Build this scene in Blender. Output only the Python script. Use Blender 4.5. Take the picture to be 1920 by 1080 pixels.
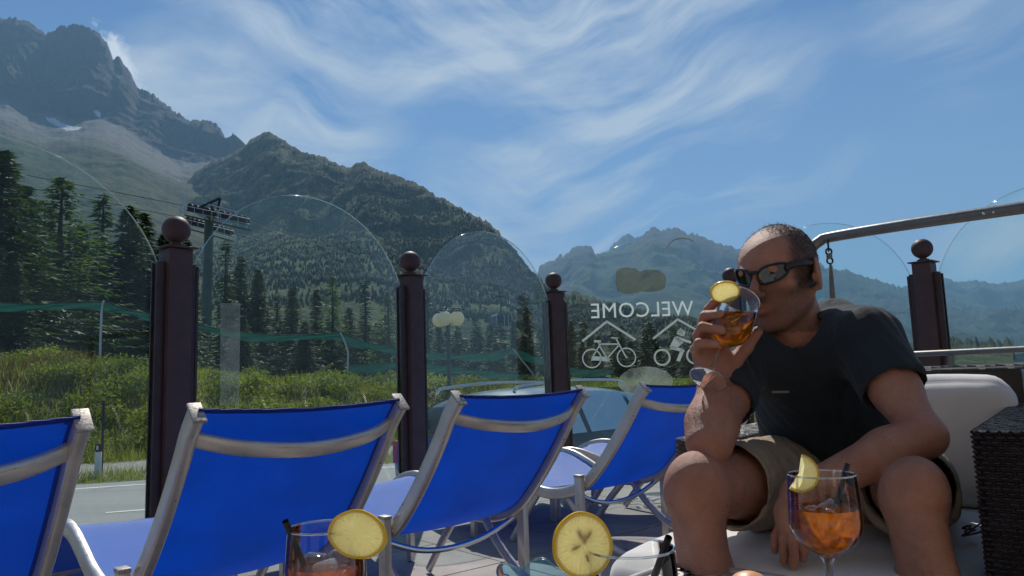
import bpy, bmesh, math, random
import numpy as np
from mathutils import Vector, Matrix, noise as mnoise
import openvdb

for _o in list(bpy.data.objects):
    bpy.data.objects.remove(_o, do_unlink=True)
scene = bpy.context.scene
COL = scene.collection
rnd = random.Random(11)
PI = math.pi
R = math.radians

# ------------------------------------------------------------------ camera
FPX = 1400.0                       # focal length in photograph pixels (1920 wide)
PITCH, ROLL = R(6.93), R(1.9)
EYE = Vector((0, 0, 0.75))
f0 = Vector((0, math.cos(PITCH), math.sin(PITCH)))
r0 = Vector((1, 0, 0)); u0 = Vector((0, -math.sin(PITCH), math.cos(PITCH)))
c_r = math.cos(ROLL) * r0 - math.sin(ROLL) * u0
c_u = math.cos(ROLL) * u0 + math.sin(ROLL) * r0
cam_d = bpy.data.cameras.new('camera'); cam = bpy.data.objects.new('camera', cam_d); COL.objects.link(cam)
cam_d.sensor_width = 36; cam_d.lens = 36 * FPX / 1920
cam_d.clip_start = 0.05; cam_d.clip_end = 60000
M = Matrix((c_r, c_u, -f0)).transposed().to_4x4(); M.translation = EYE
cam.matrix_world = M
scene.camera = cam

def ray(px, py):
    return f0 + c_r * ((px - 960) / FPX) + c_u * ((540 - py) / FPX)
def P(px, py, Y):
    """point of the place that lies Y metres ahead and is seen at that spot of the photograph"""
    d = ray(px, py); return EYE + d * (Y / d.y)
def PZ(px, py, Z):
    d = ray(px, py); return EYE + d * ((Z - EYE.z) / d.z)

# ------------------------------------------------------------------ light
SUN_EL, SUN_AZ = R(49), R(-3)      # azimuth from +Y towards +X
w = bpy.data.worlds.new('World'); scene.world = w; w.use_nodes = True
scene.view_settings.view_transform = 'Standard'; scene.view_settings.look = 'None'
scene.view_settings.exposure = 0.0; scene.view_settings.gamma = 1.0
scene.view_settings.use_curve_mapping = False
sun_d = bpy.data.lights.new('sun', 'SUN'); sun = bpy.data.objects.new('sun', sun_d); COL.objects.link(sun)
sun_d.energy = 5.0; sun_d.angle = R(0.53); sun_d.color = (1.0, 0.95, 0.87)
sdir = Vector((math.sin(SUN_AZ) * math.cos(SUN_EL), math.cos(SUN_AZ) * math.cos(SUN_EL), math.sin(SUN_EL)))
sun.rotation_euler = sdir.to_track_quat('Z', 'Y').to_euler()
sun.location = (0, 0, 30)

class NT:
    """small helper round a node tree"""
    def __init__(s, tree):
        s.t = tree; s.n = tree.nodes; s.l = tree.links
    def add(s, typ, **kw):
        n = s.n.new(typ)
        for k, v in kw.items():
            if k == 'inp':
                for kk, vv in v.items():
                    if isinstance(vv, bpy.types.NodeSocket): s.l.new(vv, n.inputs[kk])
                    else: n.inputs[kk].default_value = vv
            else: setattr(n, k, v)
        return n
    def math(s, op, a, b=0.0, clamp=False):
        n = s.add('ShaderNodeMath', operation=op, use_clamp=clamp)
        for i, v in enumerate((a, b)):
            if isinstance(v, bpy.types.NodeSocket): s.l.new(v, n.inputs[i])
            else: n.inputs[i].default_value = v
        return n.outputs[0]
    def vmath(s, op, a, b=(0, 0, 0)):
        n = s.add('ShaderNodeVectorMath', operation=op)
        for i, v in enumerate((a, b)):
            if isinstance(v, bpy.types.NodeSocket): s.l.new(v, n.inputs[i])
            else: n.inputs[i].default_value = v
        return n
    def noise(s, vec, scale, detail=5, rough=0.55, dist=0.0, lac=2.0):
        n = s.add('ShaderNodeTexNoise', inp={'Scale': scale, 'Detail': detail, 'Roughness': rough, 'Distortion': dist, 'Lacunarity': lac})
        if vec is not None: s.l.new(vec, n.inputs['Vector'])
        return n.outputs['Fac']
    def ramp(s, fac, stops, interp='LINEAR'):
        n = s.add('ShaderNodeValToRGB'); cr = n.color_ramp; cr.interpolation = interp
        while len(cr.elements) < len(stops): cr.elements.new(0.5)
        for e, (p, c) in zip(cr.elements, stops):
            e.position = p
            e.color = c if len(c) == 4 else (*c, 1) if len(c) == 3 else c
        s.l.new(fac, n.inputs[0]); return n.outputs[0]
    def mix(s, fac, a, b, blend='MIX'):
        n = s.add('ShaderNodeMix', data_type='RGBA', blend_type=blend)
        for i, v in ((0, fac), (6, a), (7, b)):
            if isinstance(v, bpy.types.NodeSocket): s.l.new(v, n.inputs[i])
            else: n.inputs[i].default_value = v if i == 0 else (*v[:3], 1)
        return n.outputs[2]
    def mapping(s, vec, scale=(1, 1, 1), rot=(0, 0, 0), loc=(0, 0, 0)):
        n = s.add('ShaderNodeMapping'); s.l.new(vec, n.inputs[0])
        n.inputs['Scale'].default_value = scale; n.inputs['Rotation'].default_value = rot; n.inputs['Location'].default_value = loc
        return n.outputs[0]
    def bump(s, h, strength=0.3, dist=0.01):
        n = s.add('ShaderNodeBump', inp={'Strength': strength, 'Distance': dist}); s.l.new(h, n.inputs['Height']); return n.outputs[0]

def g(v): return (v, v, v)

# sky: Nishita + thin cirrus laid on a high plane, one small cumulus behind the peak
N = NT(w.node_tree); N.n.clear()
sky = N.add('ShaderNodeTexSky', sky_type='NISHITA')
sky.sun_disc = False; sky.sun_elevation = SUN_EL; sky.sun_rotation = SUN_AZ
sky.altitude = 1800; sky.air_density = 1.15; sky.dust_density = 0.35; sky.ozone_density = 2.2
tc = N.add('ShaderNodeTexCoord').outputs['Generated']
sep = N.add('ShaderNodeSeparateXYZ'); N.l.new(tc, sep.inputs[0])
zc = N.math('MAXIMUM', N.math('ADD', sep.outputs[2], 0.10), 0.04)
cx = N.math('DIVIDE', sep.outputs[0], zc); cy = N.math('DIVIDE', sep.outputs[1], zc)
cmb = N.add('ShaderNodeCombineXYZ'); N.l.new(cx, cmb.inputs[0]); N.l.new(cy, cmb.inputs[1])
pl = cmb.outputs[0]
azm = N.math('ARCTAN2', sep.outputs[0], sep.outputs[1]); ele = N.math('ARCSINE', sep.outputs[2])
ae = N.add('ShaderNodeCombineXYZ'); N.l.new(azm, ae.inputs[0]); N.l.new(ele, ae.inputs[1]); ae = ae.outputs[0]
# gently curl the streaks: left ones sink to the right, right ones rise to the right
wv = N.noise(N.mapping(ae, scale=(1.5, 1.5, 1)), 1.0, 3, 0.5); bend = N.math('MULTIPLY', N.math('SUBTRACT', wv, 0.5), 0.55)
sp2 = N.add('ShaderNodeSeparateXYZ'); N.l.new(ae, sp2.inputs[0])
e1 = N.math('ADD', N.math('ADD', sp2.outputs[1], N.math('MULTIPLY', sp2.outputs[0], 0.42)), bend)
e2 = N.math('ADD', N.math('SUBTRACT', sp2.outputs[1], N.math('MULTIPLY', sp2.outputs[0], 0.34)), bend)
def wisps(el_, sx_, sy_, sc_, det, rgh, dst, off):
    cb_ = N.add('ShaderNodeCombineXYZ'); N.l.new(sp2.outputs[0], cb_.inputs[0]); N.l.new(el_, cb_.inputs[1])
    return N.noise(N.mapping(cb_.outputs[0], scale=(sx_, sy_, 1), loc=off), sc_, det, rgh, dst)
n1 = wisps(e1, 1.7, 7.0, 1.6, 11, 0.61, 0.25, (0.4, 0.9, 0)); n2 = wisps(e2, 2.0, 8.0, 1.5, 11, 0.61, 0.25, (5.1, 3.3, 0))
n3 = N.noise(N.mapping(pl, scale=(0.35, 0.35, 1), loc=(1.3, 4.2, 0)), 1.3, 3, 0.5, 0.2)
a = N.ramp(n1, [(0.36, g(0)), (0.68, g(1))]); b = N.ramp(n2, [(0.37, g(0)), (0.68, g(1))])
c = N.ramp(n3, [(0.36, g(0.12)), (0.60, g(1))])
blobs = None      # where the cirrus is thickest
for (bx_, by_, sx_, sy_, st_) in ((760, 20, 3.2, 7.0, 1.0), (1080, -30, 3.5, 7.0, 0.95), (420, 190, 4.6, 9.0, 0.9), (560, 260, 5.0, 11.0, 0.7), (1180, 190, 3.2, 9.0, 0.65), (1080, 370, 3.4, 9.0, 0.75), (1300, 330, 4.0, 11.0, 0.5), (950, 300, 5.0, 14.0, 0.5), (1000, 440, 4.0, 9.0, .7), (1760, 60, 6, 9, .18), (1850, 440, 5.0, 14.0, .45)):
    dv = ray(bx_, by_).normalized(); q_ = N.vmath('SUBTRACT', tc, tuple(dv)); q2 = N.mapping(q_.outputs[0], scale=(sx_, sx_, sy_))
    L_ = N.vmath('LENGTH', q2); v_ = N.math('MULTIPLY', N.math('SUBTRACT', 1.0, L_.outputs['Value'], True), st_)
    blobs = v_ if blobs is None else N.math('MAXIMUM', blobs, v_)
c = N.math('ADD', N.math('MULTIPLY', c, 0.22), N.math('MULTIPLY', blobs, 2.1), True)
lr = N.ramp(N.math('ADD', N.math('MULTIPLY', azm, 1.6), 0.5), [(0.15, g(0)), (0.75, g(1))])
cl = N.math('ADD', N.math('MULTIPLY', a, N.math('SUBTRACT', 1.15, lr)), N.math('MULTIPLY', b, N.math('ADD', lr, 0.25)))
cl = N.math('MULTIPLY', cl, c)
fade = N.ramp(sep.outputs[2], [(0.0, g(0.5)), (0.12, g(1.0)), (0.9, g(1.0))])
cl = N.math('MULTIPLY', cl, fade, True)
low = N.ramp(sep.outputs[2], [(0.0, g(0.50)), (0.14, g(0.33)), (0.26, g(0.20)), (0.42, g(0.07)), (1.0, g(0.03))])
cl = N.math('MAXIMUM', cl, low, True)
cd = ray(226, 116).normalized()
dn = N.vmath('SUBTRACT', tc, tuple(cd)); dn2 = N.mapping(dn.outputs[0], rot=(0, R(-55), 0), scale=(1, 1, 1))
dl = N.vmath('LENGTH', N.mapping(dn2, scale=(29, 29, 52))); 
nn = N.noise(N.mapping(tc, scale=(1, 1, 1)), 60, 6, 0.6, 0.4)
cum = N.math('SUBTRACT', N.math('ADD', 1.05, N.math('MULTIPLY', N.math('SUBTRACT', nn, 0.5), 2.6)), dl.outputs['Value'])
cum = N.math('MULTIPLY', cum, 1.5, True)
cl2 = N.math('MULTIPLY', cl, 0.95, True)
skyc = N.mix(0.0, sky.outputs[0], (0, 0, 0))
skyb = N.mix(1.0, sky.outputs[0], (0.235, 0.57, 0.91), 'MULTIPLY')
cc = N.mix(cl2, skyb, (6.9, 7.6, 8.4))
cc2 = N.mix(cum, cc, (9.5, 10.0, 10.6))
bg = N.add('ShaderNodeBackground', inp={'Color': cc2, 'Strength': 0.082})
out = N.add('ShaderNodeOutputWorld'); N.l.new(bg.outputs[0], out.inputs[0])

# ------------------------------------------------------------------ materials
MATS = {}
def newmat(name):
    m = bpy.data.materials.new(name); m.use_nodes = True; t = NT(m.node_tree); t.n.clear()
    o = t.add('ShaderNodeOutputMaterial'); MATS[name] = m
    return m, t, o
def pbsdf(t, o, **inp):
    b = t.add('ShaderNodeBsdfPrincipled', inp=inp); t.l.new(b.outputs[0], o.inputs[0]); return b
def simple(name, col, rough=0.5, metal=0.0, var=0.0, scale=8, bump=0.0, bscale=60, spec=0.5, coat=0.0, sheen=0.0):
    m, t, o = newmat(name)
    oc = t.add('ShaderNodeTexCoord').outputs['Object']
    b = pbsdf(t, o, Roughness=rough, Metallic=metal)
    b.inputs['Specular IOR Level'].default_value = spec
    b.inputs['Coat Weight'].default_value = coat
    b.inputs['Sheen Weight'].default_value = sheen
    if var > 0:
        n = t.noise(oc, scale, 5, 0.6)
        c1 = tuple(x * (1 - var) for x in col); c2 = tuple(min(1, x * (1 + var)) for x in col)
        t.l.new(t.ramp(n, [(0.3, c1), (0.7, c2)]), b.inputs['Base Color'])
        t.l.new(t.ramp(t.noise(oc, scale * 3.1, 4), [(0.3, g(max(0, rough - .1))), (0.7, g(min(1, rough + .1)))]), b.inputs['Roughness'])
    else: b.inputs['Base Color'].default_value = (*col, 1)
    if bump > 0: t.l.new(t.bump(t.noise(oc, bscale, 4), bump, 0.004), b.inputs['Normal'])
    return m

# thin clear glass: transparent with a Fresnel reflection
def thin_glass(name, tint=(0.9, 0.96, 0.94), refl=1.0, rough=0.0, dirt=0.0, dirtcol=(0.5, 0.55, 0.55)):
    m, t, o = newmat(name)
    fr = t.add('ShaderNodeFresnel', inp={'IOR': 1.45})
    f = t.math('MULTIPLY', fr.outputs[0], refl, True)
    if name == 'pane_glass': f = t.math('MINIMUM', f, 0.09)
    tr = t.add('ShaderNodeBsdfTransparent', inp={'Color': (*tint, 1)})
    gl = t.add('ShaderNodeBsdfGlossy', inp={'Color': (1, 1, 1, 1), 'Roughness': rough})
    mx = t.add('ShaderNodeMixShader'); t.l.new(f, mx.inputs[0]); t.l.new(tr.outputs[0], mx.inputs[1]); t.l.new(gl.outputs[0], mx.inputs[2])
    last = mx
    if dirt > 0:
        oc = t.add('ShaderNodeTexCoord').outputs['Object']
        d = t.math('MULTIPLY', t.ramp(t.noise(oc, 5, 6, 0.65, 0.6), [(0.35, g(0.2)), (0.75, g(1))]), dirt, True)
        df = t.add('ShaderNodeBsdfTranslucent', inp={'Color': (*dirtcol, 1)})
        m2 = t.add('ShaderNodeMixShader'); t.l.new(d, m2.inputs[0]); t.l.new(mx.outputs[0], m2.inputs[1]); t.l.new(df.outputs[0], m2.inputs[2]); last = m2
    t.l.new(last.outputs[0], o.inputs[0]); return m

thin_glass('pane_glass', (0.93, 0.98, 0.97), 0.30, 0.0, 0.018, (0.5, 0.62, 0.62))
thin_glass('table_glass', (0.80, 0.92, 0.95), 1.0, 0.01)
thin_glass('drink_glass', (0.97, 0.985, 0.985), 1.25, 0.0)
thin_glass('blue_glass', (0.45, 0.75, 0.88), 1.3, 0.02, 0.25, (0.3, 0.6, 0.75))
thin_glass('car_glass', (0.25, 0.32, 0.34), 0.6, 0.0)
thin_glass('edge_glass', (0.88, 0.95, 0.93), 1.6, 0.08, 0.06, (0.75, 0.9, 0.87))
thin_glass('rim_glass', (0.90, 0.92, 0.93), 3.0, 0.06, 0.12, (0.9, 0.9, 0.9))
m, t, o = newmat('solid_glass')
gb = t.add('ShaderNodeBsdfGlass', inp={'Color': (0.97, 0.99, 0.99, 1), 'IOR': 1.45}); tb = t.add('ShaderNodeBsdfTransparent', inp={'Color': (0.95, .97, .97, 1)})
mx = t.add('ShaderNodeMixShader', inp={0: 0.4}); t.l.new(gb.outputs[0], mx.inputs[1]); t.l.new(tb.outputs[0], mx.inputs[2]); t.l.new(mx.outputs[0], o.inputs[0])

def translucent(name, col, trans=0.5, tcol=None, rough=0.6, spec=0.3, sheen=0.0, weave=0, bump=0.0, var=0.1, scale=20, alpha=0.0):
    """diffuse body that also lets light through (fabric, leaves, fruit flesh)"""
    m, t, o = newmat(name); oc = t.add('ShaderNodeTexCoord').outputs['Object']
    p = t.add('ShaderNodeBsdfPrincipled', inp={'Roughness': rough}); p.inputs['Specular IOR Level'].default_value = spec
    p.inputs['Sheen Tint'].default_value = (0.42, 0.68, 1, 1) if 'blue' in name else (1, 1, 1, 1)
    p.inputs['Sheen Weight'].default_value = sheen; p.inputs['Sheen Roughness'].default_value = 0.4
    n = t.noise(oc, scale, 5, 0.6)
    t.l.new(t.ramp(n, [(0.3, tuple(x * (1 - var) for x in col)), (0.7, tuple(min(1, x * (1 + var)) for x in col))]), p.inputs['Base Color'])
    tr = t.add('ShaderNodeBsdfTranslucent'); tc_ = tcol or col
    t.l.new(t.ramp(n, [(0.3, tuple(x * (1 - var) for x in tc_)), (0.7, tuple(min(1, x * (1 + var)) for x in tc_))]), tr.inputs[0])
    if weave:
        wx = t.add('ShaderNodeTexWave', wave_type='BANDS', bands_direction='X', inp={'Scale': weave, 'Distortion': 0.3, 'Detail': 1}); t.l.new(oc, wx.inputs[0])
        wy = t.add('ShaderNodeTexWave', wave_type='BANDS', bands_direction='Y', inp={'Scale': weave, 'Distortion': 0.3, 'Detail': 1}); t.l.new(oc, wy.inputs[0])
        h = t.math('ADD', wx.outputs['Fac'], wy.outputs['Fac'])
        h = t.math('ADD', h, t.noise(oc, 220, 2))
        bm = t.bump(h, 0.5, 0.0012); t.l.new(bm, p.inputs['Normal'])
    elif bump: t.l.new(t.bump(t.noise(oc, 90, 5), bump, 0.004), p.inputs['Normal'])
    mx = t.add('ShaderNodeMixShader', inp={0: trans}); t.l.new(p.outputs[0], mx.inputs[1]); t.l.new(tr.outputs[0], mx.inputs[2])
    t.l.new(mx.outputs[0], o.inputs[0]); return m

translucent('blue_seat_lit', (0.03, 0.20, 0.95), 0.2, (0.01, 0.06, 0.6), 0.45, 1.0, 1.0, weave=130, var=0.10, scale=7)  # same sling fabric, paler: sunlight on the seat painted into its colour
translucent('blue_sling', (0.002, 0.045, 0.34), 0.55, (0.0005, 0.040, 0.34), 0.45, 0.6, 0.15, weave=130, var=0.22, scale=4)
simple('aluminium', (0.62, 0.59, 0.56), 0.36, 0.6, 0.10, 14, 0.05, 200)
simple('alu_cap', (0.40, 0.36, 0.33), 0.5, 0.4, 0.45, 160, 0.2, 300)
simple('chrome', (0.75, 0.75, 0.76), 0.12, 1.0)
simple('black_plastic', (0.012, 0.012, 0.013), 0.35)
simple('grey_metal', (0.20, 0.195, 0.185), 0.4, 0.6, 0.12, 20)
simple('brown_metal', (0.092, 0.055, 0.056), 0.55, 0.0, 0.22, 9, 0.2, 240, 0.3)
simple('brown_dark', (0.062, 0.034, 0.034), 0.5, 0.1, 0.2, 12)
simple('white_paint', (0.75, 0.75, 0.72), 0.6, 0, 0.1, 6, 0.1, 80)
simple('road_paint', (0.62, 0.62, 0.60), 0.75, 0, 0.22, 3, 0.2, 90)
translucent('lemon_peel', (0.86, 0.58, 0.015), 0.30, (0.95, 0.68, 0.02), 0.35, 0.6, bump=0.4, var=0.12, scale=40)
translucent('lemon_pith', (0.80, 0.72, 0.36), 0.5, (0.9, 0.80, 0.35), 0.5, 0.4, bump=0.2, var=0.08, scale=120)
simple('seed', (0.55, 0.40, 0.14), 0.4)
simple('concrete', (0.36, 0.35, 0.33), 0.85, 0, 0.15, 5, 0.3, 60)
simple('sofa_wicker', (0.012, 0.007, 0.007), 0.38, 0, 0.35, 60, 0.1, 200)
simple('grey_wicker', (0.060, 0.050, 0.045), 0.5, 0, 0.3, 50)
simple('cushion_cloth', (0.78, 0.76, 0.73), 0.85, 0, 0.06, 7, 0.25, 500, 0.2, 0, 0.2)
simple('shoe', (0.07, 0.06, 0.05), 0.6)
simple('mesh_screen', (0.16, 0.155, 0.145), 0.75, 0, 0.1, 10, 0.2, 400)
simple('pylon_green', (0.075, 0.105, 0.075), 0.6, 0.1, 0.2, 0.6)
simple('dark_steel', (0.05, 0.045, 0.05), 0.55, 0.5, 0.2, 1)
simple('steel_light', (0.45, 0.45, 0.44), 0.35, 0.8)
simple('cabin_paint', (0.07, 0.055, 0.08), 0.3, 0.1)
simple('cabin_panel', (0.35, 0.27, 0.16), 0.4, 0.1)
simple('car_paint', (0.045, 0.075, 0.090), 0.30, 0.2, 0.03, 1, 0, 1, 0.5, 0.5)
simple('car_rubber', (0.015, 0.015, 0.016), 0.7)
simple('bark', (0.06, 0.045, 0.035), 0.9, 0, 0.3, 5, 0.5, 20)
simple('peach', (0.75, 0.36, 0.16), 0.4, 0, 0.15, 20)
simple('pot_clay', (0.22, 0.09, 0.05), 0.8, 0, 0.15, 12)
translucent('globe', (0.90, 0.84, 0.64), 0.5, (0.95, 0.88, 0.66), 0.25, 0.5)
translucent('net_green', (0.008, 0.060, 0.050), 0.5, (0.010, 0.085, 0.065), 0.6, 0.3)
translucent('sticker_white', (0.80, 0.80, 0.78), 0.5, (0.80, 0.82, 0.80), 0.6, 0.3, var=0.03)
translucent('petal_red', (0.5, 0.012, 0.04), 0.4, (0.6, 0.02, 0.05), 0.5, 0.3)

def leaf(name, c1, c2, trans=0.35, scale=0.5):
    m, t, o = newmat(name)
    oi = t.add('ShaderNodeObjectInfo').outputs['Random']; gp = t.add('ShaderNodeNewGeometry').outputs['Position']
    n = t.noise(gp, scale, 4, 0.6); n = t.math('ADD', n, t.math('MULTIPLY', t.math('SUBTRACT', oi, 0.5), 0.25))
    cr = t.ramp(n, [(0.32, c1), (0.68, c2)])
    d = t.add('ShaderNodeBsdfPrincipled', inp={'Roughness': 0.6}); d.inputs['Specular IOR Level'].default_value = 0.25
    t.l.new(cr, d.inputs['Base Color'])
    tr = t.add('ShaderNodeBsdfTranslucent'); t.l.new(t.mix(1.0, cr, (1.5, 1.5, 0.6), 'MULTIPLY'), tr.inputs[0])
    mx = t.add('ShaderNodeMixShader', inp={0: trans}); t.l.new(d.outputs[0], mx.inputs[1]); t.l.new(tr.outputs[0], mx.inputs[2])
    t.l.new(mx.outputs[0], o.inputs[0]); return m
leaf('spruce', (0.014, 0.036, 0.014), (0.045, 0.082, 0.026), 0.30, 0.25)
leaf('larch', (0.038, 0.078, 0.024), (0.090, 0.150, 0.040), 0.40, 0.3)
leaf('grass', (0.10, 0.135, 0.026), (0.30, 0.31, 0.085), 0.40, 0.35)
leaf('shrub', (0.06, 0.095, 0.016), (0.22, 0.26, 0.050), 0.40, 0.6)
leaf('willow', (0.16, 0.20, 0.14), (0.30, 0.34, 0.26), 0.35, 2)
leaf('dry_weed', (0.12, 0.075, 0.03), (0.22, 0.14, 0.06), 0.35, 1)
leaf('slope_tree', (0.018, 0.034, 0.018), (0.036, 0.056, 0.028), 0.15, 0.01)

# ------------------------------------------------------------------ mesh tools
def link(name, me, mat=None, parent=None, loc=None):
    o = bpy.data.objects.new(name, me); COL.objects.link(o)
    if mat is not None and me is not None and not len(me.materials):
        me.materials.append(MATS[mat] if isinstance(mat, str) else mat)
    if parent is not None: o.parent = parent
    if loc is not None: o.location = loc
    return o
def tag(o, label=None, cat=None, group=None, kind=None):
    if label: o['label'] = label
    if cat: o['category'] = cat
    if group: o['group'] = group
    if kind: o['kind'] = kind
    return o
def empty(name, loc=(0, 0, 0), rz=0.0, **kw):
    o = bpy.data.objects.new(name, None); COL.objects.link(o); o.location = loc; o.rotation_euler = (0, 0, rz)
    o.empty_display_size = 0.1
    tag(o, **kw); return o

class MB:
    """collects shapes; build() links them as one mesh object. Vertices are stored relative to org."""
    def __init__(s, org=(0, 0, 0)): s.v = []; s.f = []; s.org = Vector(org)
    def raw(s, vs, fs):
        k = len(s.v); s.v += [Vector(p) - s.org for p in vs]; s.f += [tuple(i + k for i in f) for f in fs]; return s
    def box(s, c, size, rot=None, bevel=0.0):
        c = Vector(c); hx, hy, hz = (x / 2 for x in size); rot = rot or Matrix.Identity(3)
        if bevel <= 0:
            vs = [c + rot @ Vector((x * hx, y * hy, z * hz)) for x in (-1, 1) for y in (-1, 1) for z in (-1, 1)]
            fs = [(0, 1, 3, 2), (4, 6, 7, 5), (0, 4, 5, 1), (2, 3, 7, 6), (0, 2, 6, 4), (1, 5, 7, 3)]
            return s.raw(vs, fs)
        b = bmesh.new(); bmesh.ops.create_cube(b, size=1.0)
        for v in b.verts: v.co = Vector((v.co.x * size[0], v.co.y * size[1], v.co.z * size[2]))
        bmesh.ops.bevel(b, geom=list(b.edges), offset=bevel, segments=2, affect='EDGES', profile=0.6)
        b.verts.index_update()
        vs = [c + rot @ v.co for v in b.verts]; fs = [tuple(v.index for v in f.verts) for f in b.faces]; b.free()
        return s.raw(vs, fs)
    def sweep(s, pts, ra, rb=None, seg=10, side=None, caps=True, closed=False, sq=1.0):
        """tube along pts; section half sizes ra (along side) and rb; numbers or per-point lists"""
        pts = [Vector(p) for p in pts]; n = len(pts)
        rb = ra if rb is None else rb
        RA = ra if isinstance(ra, (list, tuple)) else [ra] * n
        RB = rb if isinstance(rb, (list, tuple)) else [rb] * n
        vs = []; prev = None
        for i, p in enumerate(pts):
            if closed: tg = (pts[(i + 1) % n] - pts[i - 1]).normalized()
            else: tg = (pts[min(i + 1, n - 1)] - pts[max(i - 1, 0)]).normalized()
            if side is not None: x = Vector(side); x = (x - tg * x.dot(tg)).normalized()
            elif prev is not None: x = (prev - tg * prev.dot(tg)).normalized()
            else:
                x = tg.orthogonal().normalized()
            prev = x; y = tg.cross(x)
            for k in range(seg):
                a = 2 * PI * (k + .5) / seg; ca_, sa_ = math.cos(a), math.sin(a); vs.append(p + x * (math.copysign(abs(ca_) ** sq, ca_) * RA[i]) + y * (math.copysign(abs(sa_) ** sq, sa_) * RB[i]))
        fs = []
        m_ = n if closed else n - 1
        for i in range(m_):
            j = (i + 1) % n
            for k in range(seg):
                k2 = (k + 1) % seg; fs.append((i * seg + k, i * seg + k2, j * seg + k2, j * seg + k))
        if caps and not closed:
            fs.append(tuple(range(seg - 1, -1, -1))); fs.append(tuple((n - 1) * seg + k for k in range(seg)))
        return s.raw(vs, fs)
    def lathe(s, prof, c=(0, 0, 0), rot=None, seg=32, cap0=False, cap1=False):
        c = Vector(c); rot = rot or Matrix.Identity(3); vs = []; fs = []
        for r, z in prof:
            for k in range(seg):
                a = 2 * PI * k / seg; vs.append(c + rot @ Vector((r * math.cos(a), r * math.sin(a), z)))
        for i in range(len(prof) - 1):
            for k in range(seg):
                k2 = (k + 1) % seg; fs.append((i * seg + k, i * seg + k2, (i + 1) * seg + k2, (i + 1) * seg + k))
        if cap0: fs.append(tuple(range(seg - 1, -1, -1)))
        if cap1: fs.append(tuple((len(prof) - 1) * seg + k for k in range(seg)))
        return s.raw(vs, fs)
    def sphere(s, c, r, seg=24, rings=14, rot=None):
        rr = r if isinstance(r, (tuple, list)) else (r, r, r); c = Vector(c); rot = rot or Matrix.Identity(3)
        vs = [c + rot @ Vector((0, 0, -rr[2]))]; fs = []
        for i in range(1, rings):
            a = -PI / 2 + PI * i / rings
            for k in range(seg):
                b_ = 2 * PI * k / seg; vs.append(c + rot @ Vector((rr[0] * math.cos(a) * math.cos(b_), rr[1] * math.cos(a) * math.sin(b_), rr[2] * math.sin(a))))
        vs.append(c + rot @ Vector((0, 0, rr[2]))); L = len(vs) - 1
        for k in range(seg):
            k2 = (k + 1) % seg; fs.append((0, 1 + k2, 1 + k)); fs.append((L, L - seg + k, L - seg + k2))
        for i in range(rings - 2):
            for k in range(seg):
                k2 = (k + 1) % seg; a = 1 + i * seg; fs.append((a + k, a + k2, a + seg + k2, a + seg + k))
        return s.raw(vs, fs)
    def prism(s, poly, z0, z1):
        n = len(poly); vs = [(x, y, z0) for x, y in poly] + [(x, y, z1) for x, y in poly]
        fs = [tuple(range(n - 1, -1, -1)), tuple(range(n, 2 * n))] + [(i, (i + 1) % n, n + (i + 1) % n, n + i) for i in range(n)]
        return s.raw(vs, fs)
    def mesh(s, name, smooth=True, angle=40):
        me = bpy.data.meshes.new(name); me.from_pydata([tuple(p) for p in s.v], [], s.f); me.update()
        if smooth:
            me.polygons.foreach_set('use_smooth', [True] * len(me.polygons))
            try: me.set_sharp_from_angle(angle=R(angle))
            except Exception: pass
        return me
    def build(s, name, mat, parent=None, smooth=True, angle=40, loc=None):
        return link(name, s.mesh(name, smooth, angle), mat, parent, loc)

def np_mesh(name, verts, faces, smooth=True):
    """fast mesh from numpy arrays; all faces have the same number of corners"""
    verts = np.asarray(verts, dtype=np.float32); faces = np.asarray(faces, dtype=np.int32)
    me = bpy.data.meshes.new(name); nv, nf, k = len(verts), len(faces), faces.shape[1]
    me.vertices.add(nv); me.vertices.foreach_set('co', verts.ravel())
    me.loops.add(nf * k); me.loops.foreach_set('vertex_index', faces.ravel())
    me.polygons.add(nf); me.polygons.foreach_set('loop_start', np.arange(0, nf * k, k, dtype=np.int32))
    try: me.polygons.foreach_set('loop_total', np.full(nf, k, dtype=np.int32))
    except Exception: pass
    me.update(calc_edges=True); me.validate()
    if smooth: me.polygons.foreach_set('use_smooth', np.ones(len(me.polygons), dtype=bool))
    return me
def vattr(me, name, arr):
    a_ = me.attributes.new(name, 'FLOAT', 'POINT'); a_.data.foreach_set('value', np.asarray(arr, dtype=np.float32).ravel())

def dup_tree(root, loc, rz=0.0, scale=None, **kw):
    r = root.copy(); COL.objects.link(r); r.location = loc; r.rotation_euler = (0, 0, rz)
    if scale is not None: r.scale = scale
    for k in ('label', 'group'):
        if k in kw: r[k] = kw[k]
    for ch in list(root.children):
        c_ = ch.copy(); COL.objects.link(c_); c_.parent = r
        for gch in list(ch.children):
            d_ = gch.copy(); COL.objects.link(d_); d_.parent = c_
    return r

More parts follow.
